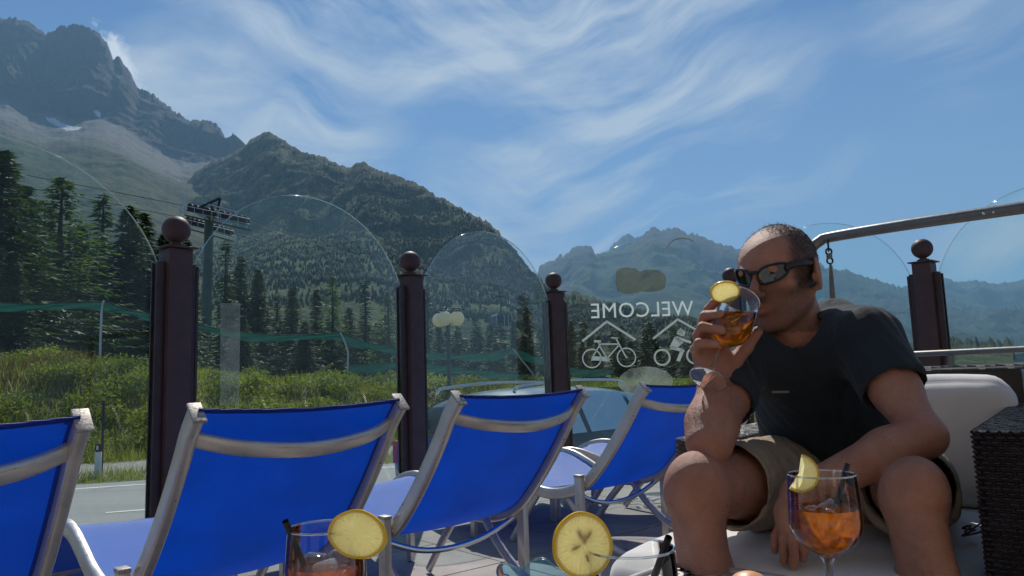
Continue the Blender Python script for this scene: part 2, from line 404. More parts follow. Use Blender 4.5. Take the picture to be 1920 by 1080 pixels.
# numpy value noise
def _hash(ix, iy, seed):
    h = (ix.astype(np.int64) * 374761393 + iy.astype(np.int64) * 668265263 + seed * 974634777) & 0x7fffffff
    h = ((h ^ (h >> 13)) * 1274126177) & 0x7fffffff
    return ((h ^ (h >> 16)) & 0xffff) / 65535.0
def vnoise(x, y, seed=0):
    ix = np.floor(x).astype(np.int64); iy = np.floor(y).astype(np.int64); fx = x - ix; fy = y - iy
    fx = fx * fx * fx * (fx * (fx * 6 - 15) + 10); fy = fy * fy * fy * (fy * (fy * 6 - 15) + 10)
    a_ = _hash(ix, iy, seed); b_ = _hash(ix + 1, iy, seed); c_ = _hash(ix, iy + 1, seed); d_ = _hash(ix + 1, iy + 1, seed)
    return (a_ + (b_ - a_) * fx) * (1 - fy) + (c_ + (d_ - c_) * fx) * fy
def fbm(x, y, oct=5, seed=0, gain=0.5, ridged=False):
    s_ = 0; a_ = 1; tot = 0
    for i in range(oct):
        n_ = vnoise(x * 2 ** i + 17.3 * i, y * 2 ** i - 9.1 * i, seed + i)
        if ridged: n_ = 1 - abs(2 * n_ - 1)
        s_ = s_ + a_ * n_; tot += a_; a_ *= gain
    return s_ / tot
# ------------------------------------------------------------------ near ground
RA_ = Vector((-7.46, 12.1)); RU = Vector((0.946, 0.325)).normalized(); RN = Vector((-RU.y, RU.x))
def ds(X, Y): return (X - RA_.x) * RN.x + (Y - RA_.y) * RN.y, (X - RA_.x) * RU.x + (Y - RA_.y) * RU.y
ROADZ = -0.75
def gh_np(X, Y):
    d, s_ = ds(X, Y)
    top = np.interp(s_, [-30, -2, 3.5, 8.4, 20, 60], [1.85, 1.45, 0.72, 0.40, 0.15, -0.1])
    t1 = np.clip((d - 3.0) / 6.0, 0, 1); t1 = t1 * t1 * (3 - 2 * t1)
    z = ROADZ + 0.12 * np.clip((d - 1) / 2, 0, 1) + (top + 0.65) * t1
    bumpy = (fbm(X * 0.5, Y * 0.5, 4, 5) - 0.5) * 0.5 * np.clip((d - 3) / 3, 0, 1)
    far = np.clip((d - 60) / 200, 0, 1)
    return (z + bumpy) * (1 - far) - 1.5 * far
def gh(X, Y): return float(gh_np(np.array([float(X)]), np.array([float(Y)]))[0])

def axis(lo, hi, fine_lo, fine_hi, step, ratio=1.16):
    a_ = list(np.arange(fine_lo, fine_hi + 1e-6, step)); v = a_[-1]; st = step
    while v < hi: st *= ratio; v += st; a_.append(v)
    b_ = []; v = fine_lo; st = step
    while v > lo: st *= ratio; v -= st; b_.append(v)
    return np.array(b_[::-1] + a_)
gx = axis(-9000, 9000, -26, 34, 0.35); gy = axis(-300, 12000, 3, 48, 0.35)
GX, GY = np.meshgrid(gx, gy, indexing='ij'); GZ = gh_np(GX, GY)
nx, ny = GX.shape; idx = np.arange(nx * ny).reshape(nx, ny)
fc = np.stack([idx[:-1, :-1], idx[1:, :-1], idx[1:, 1:], idx[:-1, 1:]], -1).reshape(-1, 4)
me = np_mesh('ground', np.stack([GX, GY, GZ], -1).reshape(-1, 3), fc)
dd, _s = ds(GX, GY); vattr(me, 'dist', dd)
m, t, o = newmat('ground_mat')
at = t.add('ShaderNodeAttribute', attribute_name='dist').outputs['Fac']; gp = t.add('ShaderNodeNewGeometry').outputs['Position']
nb = t.noise(gp, 0.35, 6, 0.6); nf = t.noise(gp, 6, 6, 0.7)
grass_c = t.ramp(nb, [(0.3, (0.065, 0.088, 0.022)), (0.5, (0.10, 0.12, 0.036)), (0.7, (0.15, 0.14, 0.06))])
grav_c = t.ramp(nf, [(0.3, (0.17, 0.155, 0.13)), (0.7, (0.34, 0.32, 0.28))])
gm = t.math('ADD', at, t.math('MULTIPLY', t.math('SUBTRACT', t.noise(gp, 1.2, 5, 0.6), 0.5), 2.2))
mk = t.ramp(t.math('DIVIDE', gm, 10), [(0.03, g(0)), (0.10, g(0)), (0.13, g(1)), (0.27, g(1)), (0.31, g(0))])
asph = t.ramp(nf, [(0.3, g(0.10)), (0.7, g(0.15))])
mk2 = t.ramp(t.math('ADD', t.math('DIVIDE', at, 10), 0.75), [(0.0, g(1)), (0.04, g(0))])
b = pbsdf(t, o, Roughness=0.9)
t.l.new(t.mix(mk2, t.mix(mk, grass_c, grav_c), asph), b.inputs['Base Color'])
t.l.new(t.bump(nf, 0.5, 0.05), b.inputs['Normal'])
tag(link('ground', me, 'ground_mat'), kind='structure')

# road with painted lines (sheets 4 mm apart)
m, t, o = newmat('asphalt')
gp = t.add('ShaderNodeNewGeometry').outputs['Position']
b = pbsdf(t, o, Roughness=0.82)
nbig = t.noise(t.mapping(gp, scale=(0.25, 1.6, 1), rot=(0, 0, -0.33)), 0.9, 6, 0.65); nfine = t.noise(gp, 38, 4, 0.8)
base = t.mix(0.5, t.ramp(nbig, [(0.32, g(0.19)), (0.68, (0.30, 0.298, 0.28))]), t.ramp(nfine, [(0.25, g(0.13)), (0.75, g(0.36))]))
vor = t.add('ShaderNodeTexVoronoi', feature='DISTANCE_TO_EDGE', inp={'Scale': 0.5}); t.l.new(t.mapping(gp, scale=(0.35, 1, 1)), vor.inputs[0])
crack = t.ramp(vor.outputs[0], [(0.0, g(0.45)), (0.008, g(1))])
t.l.new(t.mix(1.0, base, crack, 'MULTIPLY'), b.inputs['Base Color']); t.l.new(t.bump(nfine, 0.5, 0.006), b.inputs['Normal'])
def strip(name, s0, s1, d0, d1, z, mat, parent=None, jag=0.0, n=1):
    vs = []; fs = []
    for i in range(n + 1):
        s_ = s0 + (s1 - s0) * i / n
        for dq in (d0, d1):
            j = (mnoise.noise(Vector((s_ * 3, dq * 7, 0))) * jag)
            p = RA_ + RU * s_ + RN * (dq + j); vs.append((p.x, p.y, z))
    for i in range(n): a_ = i * 2; fs.append((a_, a_ + 2, a_ + 3, a_ + 1))
    me_ = bpy.data.meshes.new(name); me_.from_pydata(vs, [], fs)
    return link(name, me_, mat, parent)
tag(strip('road', -90, 140, -7.0, 0.35, ROADZ + .004, 'asphalt', jag=0.12, n=800), kind='structure')
tag(strip('road_edge_line', -90, 140, -0.30, -0.18, ROADZ + .008, 'road_paint', jag=0.015, n=800), kind='structure')
for s_, dq_ in [(-15 + 2.15 * q_, -3.2) for q_ in range(7)] + [(-.6, -3.16), (1.35, -3.13), (3.72, -2.34)] + [(5.9 + 2.15 * q_, -2.1) for q_ in range(10)]:
    tag(strip('road_centre_dash', s_, s_ + 1.43, dq_ - .05, dq_ + .05, ROADZ + .008, 'road_paint', jag=0.01, n=12), kind='structure')

# ------------------------------------------------------------------ mountains
def layer(name, curves, px0, px1, nu, nv, mat, amp, freq, seed, ridge_jit=0.0, back=True, prof=1.0, snow=()):
    """terrain skin through control lines (seen at these azimuths, each at its own distance); last line is the foot"""
    pxs = np.linspace(px0, px1, nu)
    rows = []
    for ci, (pts, dist) in enumerate(curves):
        xs = [p[0] for p in pts]; ys = [p[1] for p in pts]; py = np.interp(pxs, xs, ys)
        if ci:
            kk = int(50 / (pxs[1] - pxs[0])) | 1; pad = np.pad(py, kk // 2, mode='edge'); py = np.convolve(pad, np.ones(kk) / kk, 'valid')
            py = py + (fbm(pxs / 55., pxs * 0 + seed + ci, 4, seed) - .5) * 16
        dist = np.interp(pxs, [q[0] for q in dist], [q[1] for q in dist]) if isinstance(dist, list) else np.full(nu, float(dist))
        u = (pxs - 960) / FPX; v = (540 - py) / FPX
        d = np.array(f0)[None] + np.outer(u, np.array(c_r)) + np.outer(v, np.array(c_u))
        rows.append(np.array(EYE)[None] + d * (dist / d[:, 1])[:, None])
    nseg = len(rows) - 1; tt = np.linspace(0, nseg, nv)
    V = np.zeros((nv, nu, 3)); Z = np.zeros((nv, nu))
    for k, tv in enumerate(tt):
        i = min(int(tv), nseg - 1); f = tv - i
        V[k] = rows[i] * (1 - f) + rows[i + 1] * f; Z[k] = tv
    # sag a little between control lines, then fractal relief that dies out at the crest
    if callable(amp): A = amp(Z, V)
    else: A = amp * np.clip(Z * 4, 0, 1)
    x = V[..., 0] * freq; y = (V[..., 1] + V[..., 2] * 0.9) * freq
    r1 = fbm(x, y, 6, seed, 0.52, ridged=True) - 0.62; r2 = fbm(x * 3.1, y * 3.1, 5, seed + 9, 0.55) - 0.5
    V[..., 2] += A * (r1 * 1.0 + r2 * 0.35)
    V[..., 1] += A * (fbm(x * 1.3 + 7, y * 1.3, 5, seed + 20, 0.5, ridged=True) - 0.6) * 0.7
    if ridge_jit:
        j = (fbm(pxs / 6.0, pxs * 0 + seed, 4, seed + 3, 0.6) - 0.5) * ridge_jit
        fall = np.clip(1 - Z * 5, 0, 1); V[..., 2] += j[None] * fall
    if back:
        bk = []
        for q, (dy, dz) in enumerate(((0.03, -0.09), (0.10, -0.30), (0.25, -0.9))):
            r = V[0].copy(); h = np.maximum(r[:, 2], 1); r[:, 0] *= 1 + dy; r[:, 1] *= 1 + dy; r[:, 2] = r[:, 2] + h * dz; bk.append(r)
        V = np.concatenate([np.array(bk[::-1]), V], 0); Z = np.concatenate([np.zeros((3, nu)), Z], 0)
    n_, m_ = V.shape[:2]; ix = np.arange(n_ * m_).reshape(n_, m_)
    fcs = np.stack([ix[:-1, :-1], ix[1:, :-1], ix[1:, 1:], ix[:-1, 1:]], -1).reshape(-1, 4)
    me_ = np_mesh(name, V.reshape(-1, 3), fcs); vattr(me_, 'zone', Z)
    Q = V.reshape(-1, 3) - np.array(EYE); dz_ = Q @ np.array(f0); ppx = 960 + FPX * (Q @ np.array(c_r)) / dz_; ppy = 540 - FPX * (Q @ np.array(c_u)) / dz_
    sn = np.zeros(len(Q))
    for poly in snow:
        ins = np.zeros(len(Q), bool); j = len(poly) - 1
        for i in range(len(poly)):
            (xi, yi), (xj, yj) = poly[i], poly[j]; cr_ = ((yi > ppy) != (yj > ppy)) & (ppx < (xj - xi) * (ppy - yi) / (yj - yi + 1e-9) + xi); ins ^= cr_; j = i
        sn = np.maximum(sn, ins)
    vattr(me_, 'snow', sn)
    tag(link(name, me_, mat), kind='structure')
    return V, Z

def mount_mat(name, zones, rock, grassc, forest, nscale=0.01, wob=0.25, forest_amt=0.5, zdiv=3.0, rockmix=0.35):
    """zones: ramp of colours over the 'zone' attribute; grass/forest patches and rock outcrops by noise"""
    m, t, o = newmat(name)
    zz = t.add('ShaderNodeAttribute', attribute_name='zone').outputs['Fac']; gp = t.add('ShaderNodeNewGeometry').outputs['Position']
    st = t.mapping(gp, scale=(1, 1, 0.55))
    nw = t.noise(gp, nscale * 0.45, 6, 0.62, 0.6); zq = t.math('DIVIDE', t.math('ADD', zz, t.math('MULTIPLY', t.math('SUBTRACT', nw, 0.5), wob * 2)), zdiv)
    base = t.ramp(zq, [(p, c_) for p, c_ in zones])
    nr = t.noise(st, nscale * 2.2, 9, 0.68, 0.4)
    veg = t.ramp(nr, [(0.40, forest), (0.50, tuple((f_ + g_) / 2 for f_, g_ in zip(forest, grassc))), (0.62, grassc)])
    vm = t.ramp(zq, zones_mask[name])
    c1 = t.mix(vm, base, veg)
    nk = t.noise(st, nscale * 5, 8, 0.7); rk = t.ramp(nk, [(0.56, g(0)), (0.66, g(rockmix))])
    c2 = t.mix(rk, c1, rock); c2 = t.mix(t.add('ShaderNodeAttribute', attribute_name='snow').outputs['Fac'], c2, (0.75, 0.75, 0.74))
    nf_ = t.noise(st, nscale * 22, 5, 0.75); c3 = t.mix(0.85, c2, t.ramp(nf_, [(0.3, g(0.62)), (0.7, g(1.32))]), 'MULTIPLY')
    b = pbsdf(t, o, Roughness=0.95); b.inputs['Specular IOR Level'].default_value = 0.1
    t.l.new(c3, b.inputs['Base Color']); t.l.new(t.bump(t.math('ADD', nk, t.math('MULTIPLY', nf_, 0.5)), 0.8, 0.12 / nscale), b.inputs['Normal'])
    return m
zones_mask = {
    'massif': [(0.0, g(0)), (0.52, g(0)), (0.66, g(1)), (1, g(1))],
    'green_slope': [(0.0, g(0.55)), (0.06, g(0.8)), (0.14, g(1)), (1, g(1))],
    'far_range': [(0, g(0.0)), (0.3, g(0.3)), (0.7, g(1)), (1, g(1))],
}
mount_mat('massif', [(0.0, (0.075, 0.070, 0.068)), (0.30, (0.070, 0.066, 0.064)), (0.35, (0.19, 0.185, 0.172)), (0.50, (0.20, 0.195, 0.175)), (0.62, (0.11, 0.115, 0.07)), (1, (0.08, 0.09, 0.04))],
          (0.12, 0.115, 0.11), (0.105, 0.125, 0.050), (0.035, 0.052, 0.028), 0.0045, 0.13, zdiv=3.0, rockmix=0.5)
mount_mat('green_slope', [(0.0, (0.09, 0.085, 0.07)), (0.1, (0.10, 0.10, 0.06)), (1, (0.08, 0.09, 0.04))],
          (0.17, 0.16, 0.13), (0.13, 0.155, 0.060), (0.020, 0.036, 0.018), 0.0075, 0.25, zdiv=2.0, rockmix=0.4)
mount_mat('far_range', [(0.0, (0.09, 0.088, 0.085)), (0.5, (0.07, 0.08, 0.055)), (1, (0.045, 0.06, 0.035))],
          (0.16, 0.15, 0.145), (0.08, 0.10, 0.055), (0.03, 0.045, 0.032), 0.0022, 0.25, zdiv=2.0, rockmix=0.45)

ridgeA = [(-300, 60), (-120, 70), (-40, 36), (0, 33), (28, 32), (50, 40), (70, 52), (86, 64), (112, 50), (150, 45), (172, 54), (190, 68), (200, 82), (212, 112), (225, 108), (240, 130), (256, 162), (262, 168), (285, 176), (305, 190), (325, 205), (340, 215), (355, 226), (362, 222), (385, 224), (405, 231), (414, 245), (422, 258), (436, 252), (446, 262), (456, 272), (462, 276), (500, 300), (600, 400), (900, 560)]
footA = [(-300, 160), (0, 200), (60, 222), (120, 228), (180, 208), (215, 228), (250, 255), (300, 285), (340, 315), (380, 300), (460, 330), (900, 590)]
screeA = [(-300, 300), (0, 275), (80, 300), (160, 310), (260, 330), (340, 365), (420, 395), (520, 430), (900, 600)]
baseA = [(-300, 700), (0, 715), (500, 712), (900, 700)]
def ampA(Z, V):
    a_ = np.interp(Z, [0, 0.06, 0.5, 0.95, 1.15, 2, 3], [0, 90, 260, 130, 50, 60, 40]); return a_
layer('rocky_mountain', [(ridgeA, 4300), (footA, 3650), (screeA, 2500), (baseA, 900)], -420, 900, 1000, 300, 'massif', ampA, 1 / 420., 3, 40, snow=([(86, 221), (100, 221), (118, 231), (135, 237), (154, 238), (146, 244), (125, 245), (104, 235), (92, 229)], [(176, 208), (184, 207), (190, 214), (187, 221), (180, 216)]))

ridgeB = [(250, 440), (300, 395), (335, 356), (352, 338), (372, 318), (400, 300), (430, 290), (455, 276), (470, 262), (488, 251), (503, 247), (520, 254), (540, 268), (566, 285), (590, 290), (612, 296), (640, 310), (655, 316), (668, 306), (680, 302), (692, 311), (705, 318), (740, 328), (775, 340), (800, 355), (822, 370), (850, 383), (875, 398), (895, 405), (912, 415), (930, 428), (950, 452), (970, 476), (1000, 512), (1025, 534), (1050, 545), (1080, 551), (1110, 556), (1150, 568), (1200, 585), (1260, 600), (1330, 606), (1420, 618), (1600, 630), (1900, 640)]
midB = [(x, y + (730 - y) * (0.34 + 0.05 * math.sin(x / 60))) for x, y in ridgeB]
baseB = [(250, 725), (1900, 690)]
dB = [(250, 3000), (455, 2900), (650, 2300), (900, 1700), (1025, 1400), (1300, 900), (1900, 700)]
dB2 = [(p, q * 0.72) for p, q in dB]
def ampB(Z, V): return np.interp(Z, [0, 0.08, 0.5, 1.2, 2], [0, 26, 95, 60, 20]) * np.clip(V[..., 1] / 1800, 0.25, 1.4)
VB, ZB = layer('green_mountain', [(ridgeB, dB), (midB, dB2), (baseB, 330)], 250, 1900, 950, 230, 'green_slope', ampB, 1 / 230., 31, 16)

ridgeC = [(990, 530), (1010, 505), (1030, 490), (1050, 479), (1068, 472), (1085, 462), (1098, 460), (1108, 463), (1118, 474), (1140, 473), (1165, 466), (1185, 455), (1200, 446), (1212, 432), (1224, 423), (1236, 428), (1250, 430), (1266, 428), (1285, 437), (1300, 440), (1325, 447), (1340, 455), (1362, 458), (1380, 467), (1420, 476), (1480, 485), (1539, 497), (1560, 503), (1594, 509), (1655, 529), (1680, 538), (1710, 545), (1781, 560), (1900, 600), (2050, 640)]
baseC = [(990, 700), (2050, 665)]; midC = [(x, y + (700 - y) * 0.45) for x, y in ridgeC]
def ampC(Z, V): return np.interp(Z, [0, 0.08, 0.5, 1.2, 2], [0, 90, 380, 260, 60])
layer('far_mountain', [(ridgeC, 7200), (midC, 5400), (baseC, 2600)], 990, 2050, 520, 130, 'far_range', ampC, 1 / 900., 51, 90)
pk = [(1010, 500), (1016, 495), (1040, 488), (1060, 500), (1120, 480), (1140, 470), (1152, 456), (1165, 445), (1178, 439), (1190, 446), (1205, 460), (1230, 480)]
layer('distant_peak', [(pk, 9800), ([(1010, 560), (1230, 560)], 8800)], 1010, 1230, 120, 40, 'far_range', 200, 1 / 800., 71, 60)
ridgeE = [(1600, 560), (1700, 540), (1755, 518), (1779, 521), (1798, 530), (1818, 525), (1845, 527), (1871, 532), (1895, 528), (1920, 525), (1960, 512), (2010, 500), (2100, 520)]
layer('distant_range', [(ridgeE, 9800), ([(1600, 600), (2100, 600)], 7600)], 1600, 2100, 260, 60, 'far_range', 420, 1 / 900., 81, 60)
ridgeD = [(1400, 600), (1480, 575), (1545, 560), (1600, 558), (1660, 560), (1720, 566), (1781, 576), (1840, 584), (1880, 573), (1912, 575), (1950, 585), (2100, 600)]
layer('forested_spur', [(ridgeD, 6200), ([(1400, 640), (2100, 625)], 5200), ([(1400, 735), (2100, 725)], 4200)], 1400, 2100, 380, 90, 'far_range', 200, 1 / 500., 91, 50)

# forest on the green mountain: thousands of tiny conifers, nobody could count them
def forest(name, V, Z, n, zlo, zhi, hmin, hmax, seed, thr=0.47):
    rs = np.random.RandomState(seed); rows = V.shape[0]; cols = V.shape[1]
    i = rs.randint(0, rows - 1, n * 3); j = rs.randint(0, cols - 1, n * 3); fi = rs.rand(n * 3)[:, None]; fj = rs.rand(n * 3)[:, None]
    z = Z[i, j]; p = (V[i, j] * (1 - fi) + V[i + 1, j] * fi) * (1 - fj) + (V[i, j + 1] * (1 - fi) + V[i + 1, j + 1] * fi) * fj
    dens = fbm(p[:, 0] / 120., p[:, 1] / 120. + p[:, 2] / 90., 4, seed)
    keep = (z > zlo) & (z < zhi) & (p[:, 1] > 560) & (p[:, 0] / p[:, 1] < .25) & (dens > thr + 0.10 * rs.randn(n * 3) - 0.05 * z); p = p[keep][:n]
    n = len(p); h = rs.uniform(hmin, hmax, n); r_ = h * rs.uniform(0.16, 0.26, n); k = 5
    ang = np.arange(k) * 2 * PI / k; off = rs.rand(n) * 6
    vs = np.zeros((n, 2 * k + 1, 3))
    for q in range(k):
        a_ = ang[q] + off; jr = rs.uniform(0.6, 1.2, n)
        vs[:, q, 0] = p[:, 0] + r_ * jr * np.cos(a_); vs[:, q, 1] = p[:, 1] + r_ * jr * np.sin(a_); vs[:, q, 2] = p[:, 2] + h * 0.05
        jr = rs.uniform(0.35, 0.7, n)
        vs[:, k + q, 0] = p[:, 0] + r_ * jr * np.cos(a_); vs[:, k + q, 1] = p[:, 1] + r_ * jr * np.sin(a_); vs[:, k + q, 2] = p[:, 2] + h * rs.uniform(.45, .6, n)
    vs[:, 2 * k, :] = p; vs[:, 2 * k, 2] += h
    fs = []
    for q in range(k):
        q2 = (q + 1) % k; fs += [(q, q2, k + q2), (q, k + q2, k + q), (k + q, k + q2, 2 * k)]
    fs = np.array(fs)[None] + (np.arange(n) * (2 * k + 1))[:, None, None]
    me_ = np_mesh(name, vs.reshape(-1, 3), fs.reshape(-1, 3), smooth=False)
    tag(link(name, me_, 'slope_tree'), 'distant conifer woodland scattered over the green mountain slope', 'woodland', kind='stuff')
forest('mountain_woodland', VB, ZB, 24000, 0.10, 2.0, 4.5, 9.0, 5, thr=.46)

# ------------------------------------------------------------------ haze
hz = MB(); hz.box((0, 5200, 1480), (22000, 14000, 3040 + 60))
hzo = hz.build('haze', None, smooth=False)
m, t, o = newmat('haze_air')
vol = t.add('ShaderNodeVolumePrincipled', inp={'Color': (0.36, 0.68, 1.0, 1), 'Density': 0.000072, 'Anisotropy': 0.2})
t.l.new(vol.outputs[0], o.inputs['Volume']); hzo.data.materials.append(m)
tag(hzo, kind='stuff')

# ------------------------------------------------------------------ near conifers
def conifer_mesh(seed, H=12.0, Rr=2.1, levels=54, per=11, droop=0.35, low=0.06, loose=1.0, cardw=0.19):
    rs = random.Random(seed); vs = []; fs = []
    for L in range(levels):
        f = low + (0.985 - low) * (L / (levels - 1)) ** 0.92; z = H * f
        rad = Rr * ((1 - f) ** 0.80) * rs.uniform(0.82, 1.15) + 0.05
        n = max(4, int(per * (0.55 + 0.6 * (1 - f))))
        a0 = rs.uniform(0, 6.28)
        for k in range(n):
            a_ = a0 + 6.283 * k / n + rs.uniform(-.3, .3); rr = rad * rs.uniform(0.55, 1.18)
            if rs.random() < 0.10 * loose: continue
            ca, sa = math.cos(a_), math.sin(a_); m_ = max(3, int(rr / 0.17))
            for q in range(m_):
                u = (q + rs.uniform(.2, .8)) / m_; r_ = rr * (0.12 + 0.9 * u)
                zz = z - droop * rr * (u ** 1.3) + 0.16 * rr * max(0, u - .75) * 2 + rs.uniform(-.05, .05)
                w_ = cardw * (1.25 - 0.6 * u) * rs.uniform(.7, 1.4); l_ = cardw * 1.7 * rs.uniform(.7, 1.3)
                for sd in (-1, 1):
                    c_ = Vector((ca * r_, sa * r_, zz))
                    dirv = Vector((ca * .7 - sa * sd * rs.uniform(.5, 1), sa * .7 + ca * sd * rs.uniform(.5, 1), rs.uniform(-.75, .05))).normalized() * l_
                    sidev = Vector((rs.uniform(-1, 1), rs.uniform(-1, 1), rs.uniform(-.6, .6))).normalized() * w_ * .5
                    b_ = len(vs); vs += [c_ - sidev, c_ + sidev, c_ + dirv + sidev * .25]; fs.append((b_, b_ + 1, b_ + 2))
    me_ = np_mesh('crown', [tuple(v) for v in vs], fs, smooth=False); return me_
def trunk_mesh(H=12.0, r=0.16):
    mb_ = MB(); mb_.sweep([(0, 0, -0.6), (0.03, 0, H * .3), (0, .03, H * .7), (0, 0, H * .97)], [r * 1.2, r, r * .5, r * .08], seg=8); return mb_.mesh('trunk')
CONS = [('spruce', conifer_mesh(1)), ('spruce', conifer_mesh(2, Rr=1.7, levels=50)), ('spruce', conifer_mesh(3, Rr=2.6, droop=.45)),
        ('larch', conifer_mesh(4, Rr=3.1, per=9, droop=.15, loose=2.2, cardw=.17)), ('larch', conifer_mesh(5, Rr=2.6, per=8, droop=.1, loose=2.6, cardw=.16)),
        ('spruce', conifer_mesh(6, Rr=1.35, levels=44, per=7, loose=2.0))]
for mt, me_ in CONS: me_.materials.append(MATS[mt])
TRK = trunk_mesh(); TRK.materials.append(MATS['bark'])
TREES = [  # px, top py, distance, kind, label
    (8, 278, 27, 2, 'tall dark spruce cut off by the left edge of the view'),
    (-48, 250, 30, 0, 'large spruce just outside the left edge behind the tall dark one'),
    (52, 345, 33, 1, 'spruce peeking between the left edge spruce and the broad pale larch'),
    (118, 330, 31, 3, 'broad light green larch, biggest crown on the left of the slope'),
    (85, 372, 36, 4, 'lower larch leaning into the left side of the broad pale larch'),
    (154, 420, 34, 0, 'low spruce at the right foot of the broad pale larch'),
    (195, 360, 41, 5, 'slim pointed dark spruce standing free right of the broad larch'),
    (243, 382, 36, 2, 'bushy spruce with two tops left of the tall brown post'),
    (268, 396, 39, 1, 'spruce half hidden right beside the tall brown post'),
    (310, 430, 38, 2, 'spruce hidden mostly behind the nearest brown post'),
    (350, 446, 50, 1, 'spruce directly left of the cableway pylon column'),
    (424, 448, 47, 5, 'spruce directly right of the cableway pylon column'),
    (451, 478, 50, 1, 'second spruce right of the cableway pylon, pointed top'),
    (484, 503, 52, 0, 'third spruce right of the cableway pylon, broad base'),
    (520, 548, 56, 5, 'small thin spruce between the pylon group and the meadow gap'),
    (549, 536, 50, 0, 'dark spruce standing left of the pale larch pair'),
    (594, 540, 52, 1, 'narrow spruce left of the tall pale larch in the middle'),
    (624, 515, 50, 4, 'tall pale larch in the middle of the tree row'),
    (655, 575, 53, 2, 'low bushy spruce right of the tall pale larch'),
    (684, 524, 52, 5, 'slim dark spruce with clear pointed top left of the middle post'),
    (728, 545, 46, 3, 'broad light green larch left against the middle post'),
    (757, 560, 50, 0, 'spruce behind the middle brown post'),
    (800, 538, 47, 5, 'slender spruce right beside the middle brown post'),
    (822, 600, 50, 1, 'short spruce behind the globe street lamp'),
    (930, 640, 48, 2, 'low spruce below the hanging gondola cabin'),
    (962, 600, 60, 0, 'spruce right of the gondola cabin, left one of two'),
    (986, 573, 60, 1, 'taller spruce right of the gondola cabin beside its twin'),
    (1012, 612, 58, 2, 'bushy spruce left against the third brown post'),
    (1070, 600, 62, 1, 'spruce right of the third brown post'),
    (1092, 640, 62, 0, 'low spruce behind the bicycle picture on the glass'),
    (1165, 610, 80, 1, 'spruce behind the first roof symbol on the glass'),
    (1208, 632, 82, 0, 'spruce between the two pictures on the glass'),
    (1232, 625, 84, 5, 'thin spruce behind the rider picture on the glass'),
    (1268, 645, 80, 2, 'low spruce right of the rider picture on the glass'),
    (1120, 628, 70, 2, 'bushy spruce behind the parked car roof'),
    (25, 470, 24, 0, 'young spruce at the foot of the left edge trees'),
    (335, 500, 33, 0, 'young spruce between the nearest brown post and the pylon'),
    (455, 590, 42, 2, 'low dark spruce in front of the trees right of the pylon'),
    (572, 600, 44, 2, 'low dark spruce in front of the middle larches'),
]
tgrp = 'conifers on the bank beyond the road'
for i, (px, py, Y, kd, lab) in enumerate(TREES):
    top = P(px, py, Y); gz = gh(top.x, Y); H = top.z - gz
    r_ = empty('spruce_tree' if CONS[kd][0] == 'spruce' else 'larch_tree', (top.x, Y, gz), rnd.uniform(0, 6.28), label=lab, cat='tree', group=tgrp)
    s_ = H / 12.0; wd = s_ * rnd.uniform(1.35, 1.65)
    if H < 7: wd = max(wd, 0.62)
    if px < 300 and py < 400: wd *= 1.22
    r_.scale = (wd, wd, s_)
    link('trunk', TRK, None, r_); link('crown', CONS[kd][1], None, r_)

# undergrowth on the bank, grass in front of it
def leaf_cloud(rs, c, rad, n, size):
    """random small leaf triangles through an ellipsoid volume, denser to the outside"""
    d = rs.randn(n, 3); d /= np.linalg.norm(d, axis=1)[:, None]; q = rs.rand(n)[:, None] ** 0.45
    ctr = np.array(c)[None] + d * q * np.array(rad)[None]
    a_ = rs.randn(n, 3); a_ /= np.linalg.norm(a_, axis=1)[:, None]; b_ = rs.randn(n, 3); b_ -= a_ * (a_ * b_).sum(1)[:, None]; b_ /= np.linalg.norm(b_, axis=1)[:, None]
    s_ = size * rs.uniform(.6, 1.5, n)[:, None]
    return np.stack([ctr - a_ * s_ * .5, ctr + b_ * s_ * .45, ctr + a_ * s_ * .6], 1)
rs = np.random.RandomState(4); tri = []
for k in range(170):
    d_ = rs.uniform(4.2, 10.5); s_ = rs.uniform(-17, 20); p = RA_ + RU * s_ + RN * d_; z = gh(p.x, p.y)
    h = rs.uniform(.18, .48) * (1.25 if s_ < 2 else .9); rr = rs.uniform(.35, 1.0)
    for q in range(3): tri.append(leaf_cloud(rs, (p.x + rs.randn() * .35, p.y + rs.randn() * .35, z + h * rs.uniform(.35, .8)), (rr * .7, rr * .7, h * .7), 260, 0.085))
tri = np.concatenate(tri); n = len(tri)
tag(link('undergrowth', np_mesh('undergrowth', tri.reshape(-1, 3), np.arange(n * 3).reshape(-1, 3), False), 'shrub'), 'tangled green undergrowth and low bushes covering the roadside bank', 'undergrowth', kind='stuff')
def blades(n, fn, hlo, hhi, wd, seed):
    rs = np.random.RandomState(seed); X, Y = fn(rs, n); Z = gh_np(X, Y); a_ = rs.rand(n) * 6.28
    h = rs.uniform(hlo, hhi, n); lx = rs.randn(n) * h * .3; ly = rs.randn(n) * h * .3
    B = np.stack([X, Y, Z - .02], 1); W = np.stack([np.cos(a_) * wd, np.sin(a_) * wd, a_ * 0], 1)
    T = B + np.stack([lx, ly, h], 1); return np.stack([B - W, B + W, T], 1)
def area(d0, d1, s0, s1):
    def f(rs, n):
        d_ = rs.uniform(d0, d1, n); s_ = rs.uniform(s0, s1, n); return RA_.x + RU.x * s_ + RN.x * d_, RA_.y + RU.y * s_ + RN.y * d_
    return f
T1 = blades(70000, area(3.2, 12, -18, 24), .12, .42, .014, 1); T2 = blades(16000, area(.45, 1.7, -14, 14), .06, .22, .008, 2); T3 = blades(40000, area(2.9, 5.5, -14, 16), .06, .26, .009, 3)
T = np.concatenate([T1, T2, T3]); n = len(T)
tag(link('grass', np_mesh('grass', T.reshape(-1, 3), np.arange(n * 3).reshape(-1, 3), False), 'grass'), 'tall meadow grass on the bank and verge beyond the road', 'grass', kind='stuff')
Td = blades(5000, area(6.5, 10, -12, -1), .25, .6, .012, 8); n = len(Td)
